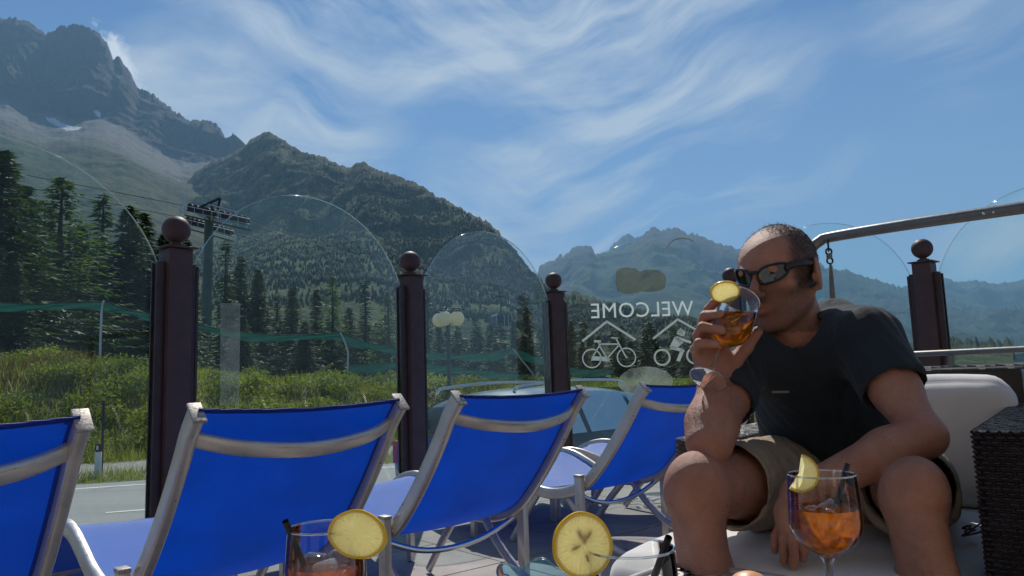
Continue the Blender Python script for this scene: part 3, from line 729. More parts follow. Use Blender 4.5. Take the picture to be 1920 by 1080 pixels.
tag(link('dry_weeds', np_mesh('dry_weeds', Td.reshape(-1, 3), np.arange(n * 3).reshape(-1, 3), False), 'dry_weed'), 'patch of dry brown weeds on top of the bank', 'weeds', kind='stuff')
# dark wood behind the single trees, reads as one mass
LOWC = [conifer_mesh(21, levels=26, per=8, cardw=.34), conifer_mesh(22, Rr=2.4, levels=24, per=8, cardw=.36), conifer_mesh(23, Rr=1.8, levels=26, per=7, cardw=.32)]
rs = np.random.RandomState(77); acc = []
arrs = []
for mm in LOWC:
    a_ = np.zeros(len(mm.vertices) * 3, np.float32); mm.vertices.foreach_get('co', a_); arrs.append(a_.reshape(-1, 3))
for k in range(150):
    Y = rs.uniform(50, 86); px = rs.uniform(-60, 1330); px = px + 60 if 362 < px < 415 else px; X = (px - 960) / FPX * Y
    H = rs.uniform(3.6, 7.0) * (1.25 if px < 500 else .85 if px < 800 else .75) * Y / 62; s_ = H / 12.; wd = s_ * rs.uniform(1.6, 2.3); c_, q_ = math.cos(k), math.sin(k); v = arrs[k % 3]
    acc.append(np.stack([(v[:, 0] * c_ - v[:, 1] * q_) * wd + X, (v[:, 0] * q_ + v[:, 1] * c_) * wd + Y, v[:, 2] * s_ + gh(X, Y)], 1))
acc = np.concatenate(acc); n = len(acc)
tag(link('dark_wood', np_mesh('dark_wood', acc, np.arange(n).reshape(-1, 3), False), 'spruce'), 'dense dark conifer wood filling the gaps behind the single trees', 'woodland', kind='stuff')
# silvery willow bushes by the lamp
for (px, Y, rr, lab) in ((852, 19.5, .60, 'silvery green willow bush right of the street lamp'), (826, 20.5, .48, 'small silvery willow bush left of the street lamp')):
    p = P(px, 715, Y); z = gh(p.x, Y)
    e_ = empty('willow_bush', (p.x, Y, z), label=lab, cat='bush', group='willow bushes by the lamp')
    rs = np.random.RandomState(int(px)); tr_ = []
    mb_ = MB()
    for k in range(26):
        a_ = rs.rand() * 6.28; el = rs.uniform(.5, 1.4); tip = Vector((math.cos(a_) * math.cos(el), math.sin(a_) * math.cos(el), math.sin(el))) * rr * rs.uniform(1.0, 1.6)
        mb_.sweep([(0, 0, -.1), tip * .5 + Vector((0, 0, .05)), tip], [.012, .008, .003], seg=4)
        for q in range(10):
            c_ = tip * (0.35 + 0.7 * q / 10); tr_.append(leaf_cloud(rs, tuple(c_), (.07, .07, .09), 14, 0.07))
    mb_.build('stem', 'bark', e_); tr_ = np.concatenate(tr_); n = len(tr_)
    link('foliage', np_mesh('foliage', tr_.reshape(-1, 3), np.arange(n * 3).reshape(-1, 3), False), 'willow', e_)
# ------------------------------------------------------------------ terrace
POST = [(-2.35, 2.15), (-1.47, 3.23), (-0.59, 4.31), (0.304, 5.40), (1.61, 5.45), (2.49, 4.47), (3.37, 3.50)]
PV = [Vector(p) for p in POST]
halfp = []
for i in range(6):
    a_, b_ = PV[i], PV[i + 1]; dr = (b_ - a_).normalized(); nr = Vector((dr.y, -dr.x)); halfp.append((a_ - nr * 0.14, nr))
def clip(poly, hp):
    for q, nr in hp:
        out_ = []
        for i in range(len(poly)):
            a_, b_ = poly[i], poly[(i + 1) % len(poly)]; da, db = (a_ - q).dot(nr), (b_ - q).dot(nr)
            if da >= 0: out_.append(a_)
            if (da >= 0) != (db >= 0): out_.append(a_ + (b_ - a_) * (da / (da - db)))
        poly = out_
        if len(poly) < 3: return []
    return poly
outer = clip([Vector((-5, -4)), Vector((6, -4)), Vector((6, 8)), Vector((-5, 8))], halfp)
tf = MB(); tf.prism([(p.x, p.y) for p in outer], ROADZ - .3, -0.022)
tf_o = tf.build('terrace_floor', 'concrete', smooth=False); tag(tf_o, kind='structure')
m, t, o = newmat('paver')
oi = t.add('ShaderNodeObjectInfo').outputs['Random']; gp = t.add('ShaderNodeNewGeometry').outputs['Position']
b = pbsdf(t, o, Roughness=0.8)
c_ = t.ramp(oi, [(0.0, (0.31, 0.29, 0.27)), (0.4, (0.36, 0.325, 0.30)), (0.7, (0.33, 0.28, 0.25)), (1.0, (0.39, 0.36, 0.34))])
nb = t.noise(gp, 3, 6, 0.65); nf = t.noise(gp, 150, 3, 0.7)
c_ = t.mix(1.0, c_, t.ramp(nb, [(0.3, g(0.72)), (0.7, g(1.12))]), 'MULTIPLY'); c_ = t.mix(1.0, c_, t.ramp(nf, [(0.3, g(0.82)), (0.7, g(1.15))]), 'MULTIPLY')
t.l.new(c_, b.inputs['Base Color']); t.l.new(t.bump(nf, 0.35, 0.002), b.inputs['Normal'])
TS = 0.5; ang = R(40); ux = Vector((math.cos(ang), math.sin(ang))); uy = Vector((-ux.y, ux.x))
inner = [(q + nr * 0.06, nr) for q, nr in halfp]
ntile = 0
for i in range(-8, 14):
    for j in range(-6, 14):
        c0 = ux * (i * TS) + uy * (j * TS)
        if c0.y < -0.2 or c0.y > 6.4 or c0.x < -3.4 or c0.x > 3.6: continue
        gp_ = 0.0035
        poly = [c0 + ux * gp_ + uy * gp_, c0 + ux * (TS - gp_) + uy * gp_, c0 + ux * (TS - gp_) + uy * (TS - gp_), c0 + ux * gp_ + uy * (TS - gp_)]
        poly = clip(poly, inner)
        if len(poly) < 3: continue
        z = rnd.uniform(-.0012, .0008)
        bb = MB(); bb.prism([(p.x, p.y) for p in poly], -0.020, z); bb.build('paving_tile', 'paver', tf_o, smooth=False); ntile += 1

# ------------------------------------------------------------------ fence posts + glass
def post_proto():
    r_ = empty('fence_post')
    c_ = MB(); c_.box((0, 0, .69), (.105, .105, 1.34), bevel=.006); c_.build('post_column', 'brown_metal', r_)
    for sx in (-1, 1):
        wb = MB(); wb.box((sx * .068, 0, .665), (.030, .046, 1.27), bevel=.003); wb.box((sx * .0885, .021, .66), (.011, .008, 1.26)); wb.box((sx * .0885, -.021, .66), (.011, .008, 1.26))
        wb.build('glass_channel', 'brown_dark', r_)
    cp = MB(); cp.box((0, 0, 1.366), (.138, .138, .007), bevel=.002); cp.build('cap_plate', 'brown_metal', r_)
    bl = MB(); bl.lathe([(.034, 1.370), (.034, 1.383), (.020, 1.388), (.020, 1.400)], seg=24); bl.sphere((0, 0, 1.450), .060, 32, 20); bl.build('ball_finial', 'brown_metal', r_, angle=60)
    bp = MB(); bp.box((0, 0, .008), (.20, .20, .012), bevel=.002)
    bp.build('base_plate', 'brown_dark', r_)
    return r_
labs = ['brown metal fence post out past the left edge of the view', 'nearest and tallest brown fence post with ball, left of the first whole lounger',
        'middle brown fence post with ball behind the lounger backs', 'third brown fence post with ball, beside the WELCOME glass',
        'brown fence post with ball hidden behind the drinking man\'s face', 'brown fence post with ball behind the sofa at the right',
        'brown fence post with ball out past the right edge']
pp = post_proto()
for i, p in enumerate(PV):
    if i in (0, 6): continue
    a_ = PV[max(i - 1, 0)]; b_ = PV[min(i + 1, 6)]; d_ = (b_ - a_); rz = math.atan2(d_.y, d_.x)
    if i == 1:
        pp.location = (p.x, p.y, 0); pp.rotation_euler = (0, 0, rz); tag(pp, labs[1], 'fence post', 'brown posts of the glass fence'); 
    else: dup_tree(pp, (p.x, p.y, 0), rz, label=labs[i], group='brown posts of the glass fence')

HALF = 0.70 - 0.085
def pane(i, label):
    a_, b_ = PV[i], PV[i + 1]; d_ = (b_ - a_); L = d_.length; c_ = (a_ + b_) / 2
    r_ = empty('glass_fence_section', (c_.x, c_.y, 0), math.atan2(d_.y, d_.x), label=label, cat='glass panel', group='arched glass panels of the terrace fence')
    hw = L / 2 - .083; zs, za = 1.30, 1.715; n = 40
    # circular arch through (+-hw, zs) and (0, za)
    rise = za - zs; rad = (hw * hw + rise * rise) / (2 * rise); cz = za - rad; a0 = math.asin(hw / rad)
    arc = [(rad * math.sin(-a0 + 2 * a0 * k / n), cz + rad * math.cos(-a0 + 2 * a0 * k / n)) for k in range(n + 1)]
    poly = [(-hw, .06)] + arc + [(hw, .06)]
    m_ = len(poly); vs = [(x, -.005, z) for x, z in poly] + [(x, .005, z) for x, z in poly]
    p_ = MB(); p_.raw(vs, [tuple(range(m_)), tuple(range(2 * m_ - 1, m_ - 1, -1))]); p_.build('pane', 'pane_glass', r_, smooth=False)
    e_ = MB(); e_.sweep([(x, 0, z) for x, z in arc], .0048, .0024, seg=8, side=(0, 1, 0)); e_.build('polished_edge', 'edge_glass', r_, angle=80)
    for s_ in (-1, 1):
        e2 = MB(); e2.box((s_ * (hw - .001), 0, .68), (.003, .011, 1.2)); e2.build('side_edge', 'edge_glass', r_, smooth=False)
    return r_
pnl = ['glass panel at the left edge, left of the nearest brown post', 'glass panel between the nearest and the middle brown post', 'narrow looking glass panel between the middle and third brown post',
       'glass panel carrying the WELCOME lettering and bicycle pictures', 'glass panel behind the seated man\'s shoulder', 'glass panel at the right edge behind the sofa']
panes = [pane(i, pnl[i]) for i in range(6)]

# lettering and pictures on the fourth panel; they face the road, so they read mirrored from the terrace
pw = panes[3]; A3, B3 = PV[3], PV[4]; D3 = (B3 - A3).normalized()
def to_pane(px, py, A=A3, D=D3):
    """where the sight line through that spot meets the panel: local x (centre origin) and z"""
    d = ray(px, py); nrm = Vector((-D.y, D.x)); q = Vector((EYE.x, EYE.y)); dd_ = Vector((d.x, d.y))
    t_ = (A - q).dot(nrm) / dd_.dot(nrm); hit = q + dd_ * t_; return ((hit - A).dot(D) - (1.4 if False else 0), EYE.z + d.z * t_)
L3 = (B3 - A3).length
def lp(px, py): x, z = to_pane(px, py); return (x - L3 / 2, z)
def flat(polys, name, mat, y=0.0075):
    mb_ = MB()
    for poly in polys:
        n_ = len(poly); mb_.raw([(x, y, z) for x, z in poly] + [(x, y + .0006, z) for x, z in poly], [tuple(range(n_)), tuple(range(2 * n_ - 1, n_ - 1, -1))] + [(i, (i + 1) % n_, n_ + (i + 1) % n_, n_ + i) for i in range(n_)])
    return mb_.build(name, mat, pw, smooth=False)
def bar(p, q, w_):
    p, q = Vector(p), Vector(q); d_ = (q - p).normalized(); n_ = Vector((-d_.y, d_.x)) * w_ / 2
    return [tuple(p + n_), tuple(q + n_), tuple(q - n_), tuple(p - n_)]
def ring(c_, r1, r2, n_=28):
    out_ = []
    for k in range(n_):
        a0, a1 = 2 * PI * k / n_, 2 * PI * (k + 1) / n_
        out_.append([(c_[0] + r1 * math.cos(a0), c_[1] + r1 * math.sin(a0)), (c_[0] + r2 * math.cos(a0), c_[1] + r2 * math.sin(a0)), (c_[0] + r2 * math.cos(a1), c_[1] + r2 * math.sin(a1)), (c_[0] + r1 * math.cos(a1), c_[1] + r1 * math.sin(a1))])
    return out_
def disc(c_, rx, rz_, n_=28): return [(c_[0] + rx * math.cos(2 * PI * k / n_), c_[1] + rz_ * math.sin(2 * PI * k / n_)) for k in range(n_)]
# text
fcu = bpy.data.curves.new('welcome', 'FONT'); fcu.body = 'WELCOME'; fcu.size = 1.0; fcu.extrude = 0.0; fcu.resolution_u = 3; fcu.space_character = 1.05; fcu.offset = 0.0
tmp = bpy.data.objects.new('tmp', fcu); COL.objects.link(tmp); dg = bpy.context.evaluated_depsgraph_get()
tme = bpy.data.meshes.new_from_object(tmp.evaluated_get(dg)); bpy.data.objects.remove(tmp, do_unlink=True)
xs = [v.co.x for v in tme.vertices]; ys = [v.co.y for v in tme.vertices]; x0, x1, y0, y1 = min(xs), max(xs), min(ys), max(ys)
(xl, zl), (xr, zt) = lp(1109, 598), lp(1300, 566); (_, zb2), (_, zt2) = lp(1109, 597), lp(1109, 569)
for v in tme.vertices:
    fx = (v.co.x - x0) / (x1 - x0); fz = (v.co.y - y0) / (y1 - y0); v.co = (xr + (xl - xr) * fx, 0.0078, zb2 + (zt2 - zb2) * fz + 0.0)
tme.name = 'welcome_lettering'; link('welcome_lettering', tme, 'sticker_white', pw)
k_ = abs(lp(1193, 640)[0] - lp(1092, 640)[0]) / 101.0   # metres per photograph pixel on the panel
S_ = lambda x, y: lp(x, y)
flat([bar(S_(1092, 640), S_(1139, 602), .016), bar(S_(1137, 602), S_(1192, 637), .016)], 'roof_sign', 'sticker_white')
flat([bar(S_(1225, 635), S_(1272, 598), .016), bar(S_(1270, 598), S_(1330, 632), .016)], 'roof_sign', 'sticker_white')
bike = ring(S_(1110, 672), .0615, .071) + ring(S_(1175, 670), .0615, .071)
for a_, b_, w_ in (((1110, 672), (1126, 645), .009), ((1126, 645), (1160, 645), .009), ((1125, 650), (1143, 678), .009), ((1160, 648), (1139, 672), .009), ((1155, 634), (1175, 671), .010), ((1155, 634), (1159, 634), .012), ((1146, 633), (1158, 634), .009), ((1114, 640), (1127, 640), .016), ((1121, 640), (1127, 652), .009)):
    bike.append(bar(S_(*a_), S_(*b_), w_))
bike.append([S_(1108, 676), S_(1112, 668), S_(1140, 669), S_(1144, 674), S_(1141, 678), S_(1120, 676)]); bike.append(disc(S_(1175, 670), .008, .008))
flat(bike, 'bicycle_sign', 'sticker_white')
rider = ring(S_(1242, 670), .048, .062) + ring(S_(1303, 667), .048, .062) + [disc(S_(1276, 622), .022, .018)]
rider += [[S_(1269, 626), S_(1276, 615), S_(1286, 622), S_(1283, 630), S_(1278, 630)], bar(S_(1268, 632), S_(1280, 644), .024)]
rider += [[S_(1256, 650), S_(1266, 631), S_(1274, 634), S_(1280, 640), S_(1276, 648), S_(1265, 655)], bar(S_(1272, 634), S_(1296, 642), .018), bar(S_(1258, 651), S_(1280, 657), .024), bar(S_(1281, 655), S_(1272, 677), .026)]
flat(rider, 'rider_sign', 'sticker_white')
# faded oval decal and a see-through map shaped patch
thin_glass('frosted', (0.80, 0.82, 0.80), 0.4, 0.3, 0.42, (0.52, 0.54, 0.52))
thin_glass('map_patch', (0.72, 0.70, 0.64), 0.3, 0.3, 0.28, (0.26, 0.25, 0.20))
cx_, cz_ = lp(1211, 716); flat([disc((cx_, cz_), .20, .11)], 'oval_decal', 'frosted')
mp = [(1156, 508), (1163, 503), (1175, 501), (1192, 503), (1200, 509), (1212, 505), (1232, 506), (1246, 512), (1250, 524), (1247, 540), (1235, 546), (1215, 547), (1200, 546), (1186, 551), (1170, 550), (1158, 545), (1154, 530)]
flat([[lp(*q) for q in mp]], 'map_patch', 'map_patch')
arcp = [lp(x, y) for x, y in ((1250, 466), (1256, 456), (1266, 449), (1280, 446), (1292, 448), (1302, 453))]
flat([bar(arcp[i], arcp[i + 1], .010) for i in range(5)], 'arc_decal', 'map_patch')
# pale see-through strip on the second panel
pw = panes[1]; A1, B1 = PV[1], PV[2]; D1 = (B1 - A1).normalized(); L1 = (B1 - A1).length
def lp1(px, py): x, z = to_pane(px, py, A1, D1); return (x - L1 / 2, z)
thin_glass('pale_strip', (0.84, 0.86, 0.85), 0.4, 0.3, 0.16, (0.50, 0.53, 0.54))
flat([[lp1(415, 568), lp1(452, 568), lp1(450, 760), lp1(414, 760)]], 'pale_strip', 'pale_strip')

# ------------------------------------------------------------------ loungers
def catmull(pts, n=8):
    pts = [Vector(p) for p in pts]; out_ = []
    for i in range(len(pts) - 1):
        p0 = pts[max(i - 1, 0)]; p1 = pts[i]; p2 = pts[i + 1]; p3 = pts[min(i + 2, len(pts) - 1)]
        for k in range(n):
            t_ = k / n; out_.append(0.5 * ((2 * p1) + (-p0 + p2) * t_ + (2 * p0 - 5 * p1 + 4 * p2 - p3) * t_ * t_ + (-p0 + 3 * p1 - 3 * p2 + p3) * t_ ** 3))
    out_.append(pts[-1]); return out_
LW = 0.255
PROF = [(-.350, .700), (-.306, .652), (-.272, .600), (-.195, .495), (-.10, .385), (-.01, .305), (.10, .262), (.22, .250), (.34, .275), (.45, .320), (.54, .352), (.63, .360), (.74, .330), (.86, .245), (.98, .130), (1.05, .060)]
def lounger():
    r_ = empty('sun_lounger', label='x', cat='sun lounger')
    prof = catmull([Vector((0, s_, h)) for s_, h in PROF], 5)
    for sx in (-1, 1):
        mb_ = MB(); mb_.sweep([p + Vector((sx * LW, 0, 0)) for p in prof], .0135, .0235, seg=16, side=(1, 0, 0), sq=.45); mb_.build('side_rail', 'aluminium', r_, angle=50)
        cp = MB(); d_ = (prof[0] - prof[2]).normalized(); rot = Matrix((Vector((1, 0, 0)), d_.cross(Vector((1, 0, 0))), d_)).transposed()
        cp.box(prof[0] + Vector((sx * LW, 0, 0)) + d_ * .002, (.030, .055, .007), rot, bevel=.003); cp.build('end_cap', 'alu_cap', r_)
    # sling
    for nm, i0, i1 in (('sling_back', 0, 38), ('sling_seat', 38, len(prof) - 1)):
        vs = []; fs = []; nx_ = 14
        seg_ = prof[i0:i1 + 1]
        for k, p in enumerate(seg_):
            tg = (seg_[min(k + 1, len(seg_) - 1)] - seg_[max(k - 1, 0)]).normalized(); nn = Vector((0, -tg.z, tg.y))
            if nn.z > 0: nn = -nn
            for q in range(nx_ + 1):
                u = q / nx_ * 2 - 1; sag = .014 * (1 - u * u) + .0016 * mnoise.noise(Vector((u * 9 + 3 * p.y, p.y * 14, p.z * 5))) * (1 - u ** 4); vs.append(p + Vector((u * (LW - .004), 0, 0)) + nn * (sag - .0) + Vector((0, 0, .004)))
        for k in range(len(seg_) - 1):
            for q in range(nx_): a_ = k * (nx_ + 1) + q; fs.append((a_, a_ + 1, a_ + nx_ + 2, a_ + nx_ + 1))
        if nm == 'sling_seat': pass
        mb_ = MB(); mb_.raw(vs, fs); so = mb_.build(nm, 'blue_seat_lit' if nm == 'sling_seat' else 'blue_sling', r_, angle=80)
        if nm == 'sling_back':
            hm = MB(); hm.sweep([vs[q] + Vector((0, 0, .002)) for q in range(nx_ + 1)], .004, .006, seg=8); hm.build('hem', 'blue_sling', so)
    # curved bar behind the head
    cb = catmull([(-LW, -.302, .650), (-LW * .62, -.345, .622), (0, -.368, .607), (LW * .62, -.345, .622), (LW, -.302, .650)], 6)
    mb_ = MB(); mb_.sweep(cb, .0095, .0185, seg=14, side=(0, 1, .6), sq=.6); mb_.build('cross_bar', 'aluminium', r_, angle=60)
    for sx in (-1, 1):
        x = sx * (LW + .030)
        mb_ = MB(); mb_.box((x, -.005, .170), (.026, .036, .336), bevel=.004); mb_.build('leg', 'aluminium', r_)
        mb_ = MB(); mb_.box((x, -.005, .341), (.029, .040, .012), bevel=.004); mb_.build('leg_cap', 'alu_cap', r_)
        x = sx * (LW - .03)
        mb_ = MB(); mb_.sweep(catmull([(x, .13, .245), (x, .05, .16), (x, -.06, .085), (x, -.20, .035), (x, -.36, .013)], 6), .011, .017, seg=10, side=(1, 0, 0)); mb_.build('rocker_leg', 'aluminium', r_, angle=60)
        mb_ = MB(); mb_.sweep([(x, .30, .245), (x, .40, .13), (x, .49, .012)], .011, .017, seg=10, side=(1, 0, 0)); mb_.build('front_leg', 'aluminium', r_, angle=60)
        mb_ = MB(); mb_.box((sx * (LW + .028), .70, .165), (.024, .032, .32), bevel=.004); mb_.build('foot_post', 'aluminium', r_)
        sc_ = MB(); 
        sc_.sphere((sx * (LW + .0125), -.02, .30), (.003, .005, .005), 10, 6)
        sc_.build('screw', 'chrome', r_)
    mb_ = MB(); mb_.sweep(catmull([(-LW - .02, .02, .265), (-LW * .55, .03, .215), (0, .035, .198), (LW * .55, .03, .215), (LW + .02, .02, .265)], 6), .010, .010, seg=10); mb_.build('stretcher', 'chrome', r_)
    mb_ = MB(); mb_.sweep([(-LW, .93, .17), (LW, .93, .17)], .010, seg=10); mb_.sweep([(-LW, .56, .335), (LW, .56, .335)], .010, seg=10); mb_.build('foot_bar', 'aluminium', r_)
    return r_
LG = lounger(); gl = 'blue sun loungers in a row facing the road'
spots = [((-1.205, 1.42), 45, 'blue sun lounger at the left edge, only the right half of its back in view'),
         ((-0.72, 1.99), 44, 'largest whole blue sun lounger, behind the left tumbler, in front of the nearest post'),
         ((-0.205, 2.55), 42, 'blue sun lounger second from the man, in front of the middle post'),
         ((0.46, 3.36), 42, 'blue sun lounger next to the man, partly behind his forearm'),
         ((0.93, 3.95), 62, 'farthest blue sun lounger, its seat showing behind the one next to the man')]
for i, ((x, y), a_, lab) in enumerate(spots):
    if i == 0: LG.location = (x, y, 0); LG.rotation_euler = (0, 0, R(a_)); LG['label'] = lab; LG['group'] = gl
    else: dup_tree(LG, (x, y, 0), R(a_), label=lab, group=gl)
# ------------------------------------------------------------------ low table and what stands on it
TC = Vector((0.270, 1.325)); TA = Vector((-.695, -.719)); TB = Vector((.719, -.695)); TZ = 0.43
def tpt(a_, b_): return TC + TA * a_ + TB * b_
tb = empty('low_table', (*(tpt(.45, .45)), 0), label='low glass topped lounge table with a perforated metal rim in the foreground', cat='table')
to = Vector((*tpt(.45, .45), 0))
mb_ = MB(to); c4 = [tpt(.022, .022), tpt(.022, .878), tpt(.878, .878), tpt(.878, .022)]; mb_.prism([tuple(p) for p in c4], TZ - .010, TZ - .002); mb_.build('table_top', 'table_glass', tb, smooth=False)
# rim: perforated strips with real holes
def rim(a0, b0, a1, b1, n):
    mb_ = MB(to); A_ = tpt(a0, b0); B_ = tpt(a1, b1); d_ = (B_ - A_); L_ = d_.length; d_ = d_ / L_; nn = (tpt(.45, .45) - (A_ + B_) / 2).normalized()
    W = .050
    for k in range(n):
        for q in range(2):
            u0, u1 = L_ * k / n, L_ * (k + 1) / n; v0, v1 = W * q / 2 + .002, W * (q + 1) / 2 + .002
            cu, cv = (u0 + u1) / 2, (v0 + v1) / 2; hr = .0035; inner_ = []; outer_ = []
            for e in range(8):
                a_ = PI / 4 * e; inner_.append((cu + hr * math.cos(a_), cv + hr * math.sin(a_)))
                cx_ = max(-1, min(1, 1.42 * math.cos(a_))); cy_ = max(-1, min(1, 1.42 * math.sin(a_)))
                outer_.append((cu + (u1 - u0) / 2 * cx_, cv + (v1 - v0) / 2 * cy_))
            vs = [(*(A_ + d_ * x + nn * y), TZ) for x, y in outer_ + inner_]
            mb_.raw(vs, [(e, (e + 1) % 8, 8 + (e + 1) % 8, 8 + e) for e in range(8)])
    o_ = mb_.build('perforated_rim', 'aluminium', tb, smooth=False); return o_
rim(0, 0, 0, .9, 60); rim(0, 0, .9, 0, 60); rim(.9, 0, .9, .9, 60); rim(0, .9, .9, .9, 60)
for (a0, b0, a1, b1) in ((0, 0, 0, .9), (0, .9, .9, .9), (.9, .9, .9, 0), (.9, 0, 0, 0)):
    mb_ = MB(to); A_ = tpt(a0, b0); B_ = tpt(a1, b1); mb_.sweep([(A_.x, A_.y, TZ - .002), (B_.x, B_.y, TZ - .002)], .008, seg=12); mb_.build('edge_tube', 'aluminium', tb)
for (a0, b0) in ((.04, .04), (.04, .86), (.86, .86), (.86, .04)):
    p = tpt(a0, b0); mb_ = MB(to); mb_.sweep([(p.x, p.y, 0), (p.x, p.y, TZ - .014)], .017, seg=14); mb_.build('leg', 'grey_metal', tb)

def wobble(pts, amp, seed): return pts
def balloon(scale=1.0, stem=.085, bowl_h=.098, rmax=.042, rrim=.034, level=.5, name='wine_glass', liquid='aperitif', org=(0, 0, 0), rot=None, tilt=None, **kw):
    """stemmed glass; local z up from the foot. Returns root, profile function, rim height"""
    r_ = empty(name, org, **kw)
    if rot is not None: r_.matrix_world = Matrix.Translation(Vector(org)) @ rot.to_4x4()
    if stem > .01:
        ft = MB(); ft.lathe([(.001, .0035), (.010, .0045), (.024, .0025), (.0325, .001), (.0335, 0.0), (.0325, -.0005), (.001, -.0005)], seg=40); ft.build('foot', 'drink_glass', r_, angle=80)
        fr_ = MB(); fr_.sweep([(.0335 * math.cos(2 * PI * k / 40), .0335 * math.sin(2 * PI * k / 40), .0004) for k in range(40)], .0009, seg=6, closed=True); fr_.build('foot_edge', 'rim_glass', r_)
        st = MB(); st.lathe([(.009, .004), (.0048, .012), (.0038, .03), (.0036, stem * .75), (.0050, stem - .008), (.011, stem + .002)], seg=18); st.build('stem', 'solid_glass', r_)
    z0 = stem
    prof = []
    for k in range(25):
        u = k / 24
        if u < .42: rr = rmax * math.sin(PI / 2 * (u / .42) ** 0.62) if u > 0 else .004
        else:
            w_ = (u - .42) / .58; rr = rmax + (rrim - rmax) * (w_ ** 1.7)
        prof.append((max(rr, .004), z0 + bowl_h * (u ** 1.0)))
    b_ = MB(); b_.lathe(prof, seg=48); b_.build('bowl', 'drink_glass', r_, angle=80)
    zr = z0 + bowl_h
    rm = MB(); rm.sweep([(prof[-1][0] * math.cos(2 * PI * k / 48), prof[-1][0] * math.sin(2 * PI * k / 48), zr) for k in range(48)], .0010, seg=8, closed=True); rm.build('rim', 'rim_glass', r_)
    return r_, prof, zr

def drink_mat(name, c1, trans, c_tl):
    m, t, o = newmat(name)
    oc = t.add('ShaderNodeTexCoord').outputs['Object']; n_ = t.noise(oc, 55, 4, 0.6, 1.0)
    tr = t.add('ShaderNodeBsdfTransparent'); t.l.new(t.ramp(n_, [(0.36, tuple(x * .6 for x in c1)), (0.56, c1)]), tr.inputs[0])
    tl = t.add('ShaderNodeBsdfTranslucent'); t.l.new(t.ramp(n_, [(0.36, tuple(x * .5 for x in c_tl)), (0.56, c_tl)]), tl.inputs[0])
    gl = t.add('ShaderNodeBsdfGlossy', inp={'Roughness': 0.04}); fr = t.add('ShaderNodeFresnel', inp={'IOR': 1.33})
    m1 = t.add('ShaderNodeMixShader', inp={0: trans}); t.l.new(tl.outputs[0], m1.inputs[1]); t.l.new(tr.outputs[0], m1.inputs[2])
    m2 = t.add('ShaderNodeMixShader'); t.l.new(fr.outputs[0], m2.inputs[0]); t.l.new(m1.outputs[0], m2.inputs[1]); t.l.new(gl.outputs[0], m2.inputs[2])
    t.l.new(m2.outputs[0], o.inputs[0])
drink_mat('aperitif', (1.0, 0.58, 0.09), 0.62, (1.0, 0.42, 0.010))
drink_mat('red_aperitif', (0.97, 0.62, 0.50), 0.6, (0.85, 0.30, 0.16))
thin_glass('ice', (0.93, 0.95, 0.95), 2.2, 0.05, 0.25, (0.9, 0.9, 0.9))

def liquid_in(root, prof, level_z, plane=None, mat='aperitif', shrink=.0016, world_rot=None):
    """fill the lathe profile up to a level; plane = (normal, offset) in local space when the glass is tilted"""
    seg = 40; pr = [(max(r_ - shrink, .002), z) for r_, z in prof]
    if plane is None:
        pts = [(r_, z) for r_, z in pr if z < level_z]; r1 = np.interp(level_z, [z for _, z in pr], [r_ for r_, _ in pr]); pts.append((r1, level_z))
        mb_ = MB(); mb_.lathe([(.0005, pts[0][1] - .0005)] + pts, seg=seg, cap1=True); return mb_.build('drink', mat, root, angle=50)
    b = bmesh.new(); mb_ = MB(); mb_.lathe([(.0005, pr[0][1] - .0005)] + pr, seg=seg, cap1=True); me_ = mb_.mesh('drink'); b.from_mesh(me_)
    nrm, off = plane; g_ = list(b.verts) + list(b.edges) + list(b.faces)
    res = bmesh.ops.bisect_plane(b, geom=g_, plane_co=nrm * off, plane_no=nrm, clear_outer=True)
    ed = [e for e in res['geom_cut'] if isinstance(e, bmesh.types.BMEdge)]
    bmesh.ops.contextual_create(b, geom=ed); b.to_mesh(me_); b.free(); return link('drink', me_, mat, root)

def flesh_mat():
    m, t, o = newmat('lemon_flesh')
    oc = t.add('ShaderNodeTexCoord').outputs['Object']; sp = t.add('ShaderNodeSeparateXYZ'); t.l.new(oc, sp.inputs[0])
    an = t.math('ARCTAN2', sp.outputs[1], sp.outputs[0]); rad = t.add('ShaderNodeVectorMath', operation='LENGTH'); t.l.new(oc, rad.inputs[0])
    cmb_ = t.add('ShaderNodeCombineXYZ'); t.l.new(t.math('MULTIPLY', an, 9.0), cmb_.inputs[0]); t.l.new(t.math('MULTIPLY', rad.outputs['Value'], 90.0), cmb_.inputs[1])
    n_ = t.noise(cmb_.outputs[0], 1.6, 4, 0.7, 0.4)
    seg_ = t.math('ABSOLUTE', t.math('SINE', t.math('MULTIPLY', an, 4.5))); wl = t.ramp(seg_, [(0.0, g(1)), (0.10, g(0.25)), (0.2, g(0))])
    wl = t.math('MULTIPLY', wl, 0.8)
    col = t.ramp(n_, [(0.3, (0.76, 0.66, 0.24)), (0.5, (0.90, 0.84, 0.50)), (0.7, (0.95, 0.93, 0.76))]); col = t.mix(wl, col, (0.93, 0.88, 0.60))
    p_ = t.add('ShaderNodeBsdfPrincipled', inp={'Roughness': 0.18}); t.l.new(col, p_.inputs['Base Color']); t.l.new(t.bump(n_, 0.6, 0.0012), p_.inputs['Normal'])
    tl = t.add('ShaderNodeBsdfTranslucent'); t.l.new(col, tl.inputs[0])
    mx = t.add('ShaderNodeMixShader', inp={0: 0.72}); t.l.new(p_.outputs[0], mx.inputs[1]); t.l.new(tl.outputs[0], mx.inputs[2]); t.l.new(mx.outputs[0], o.inputs[0])
flesh_mat()
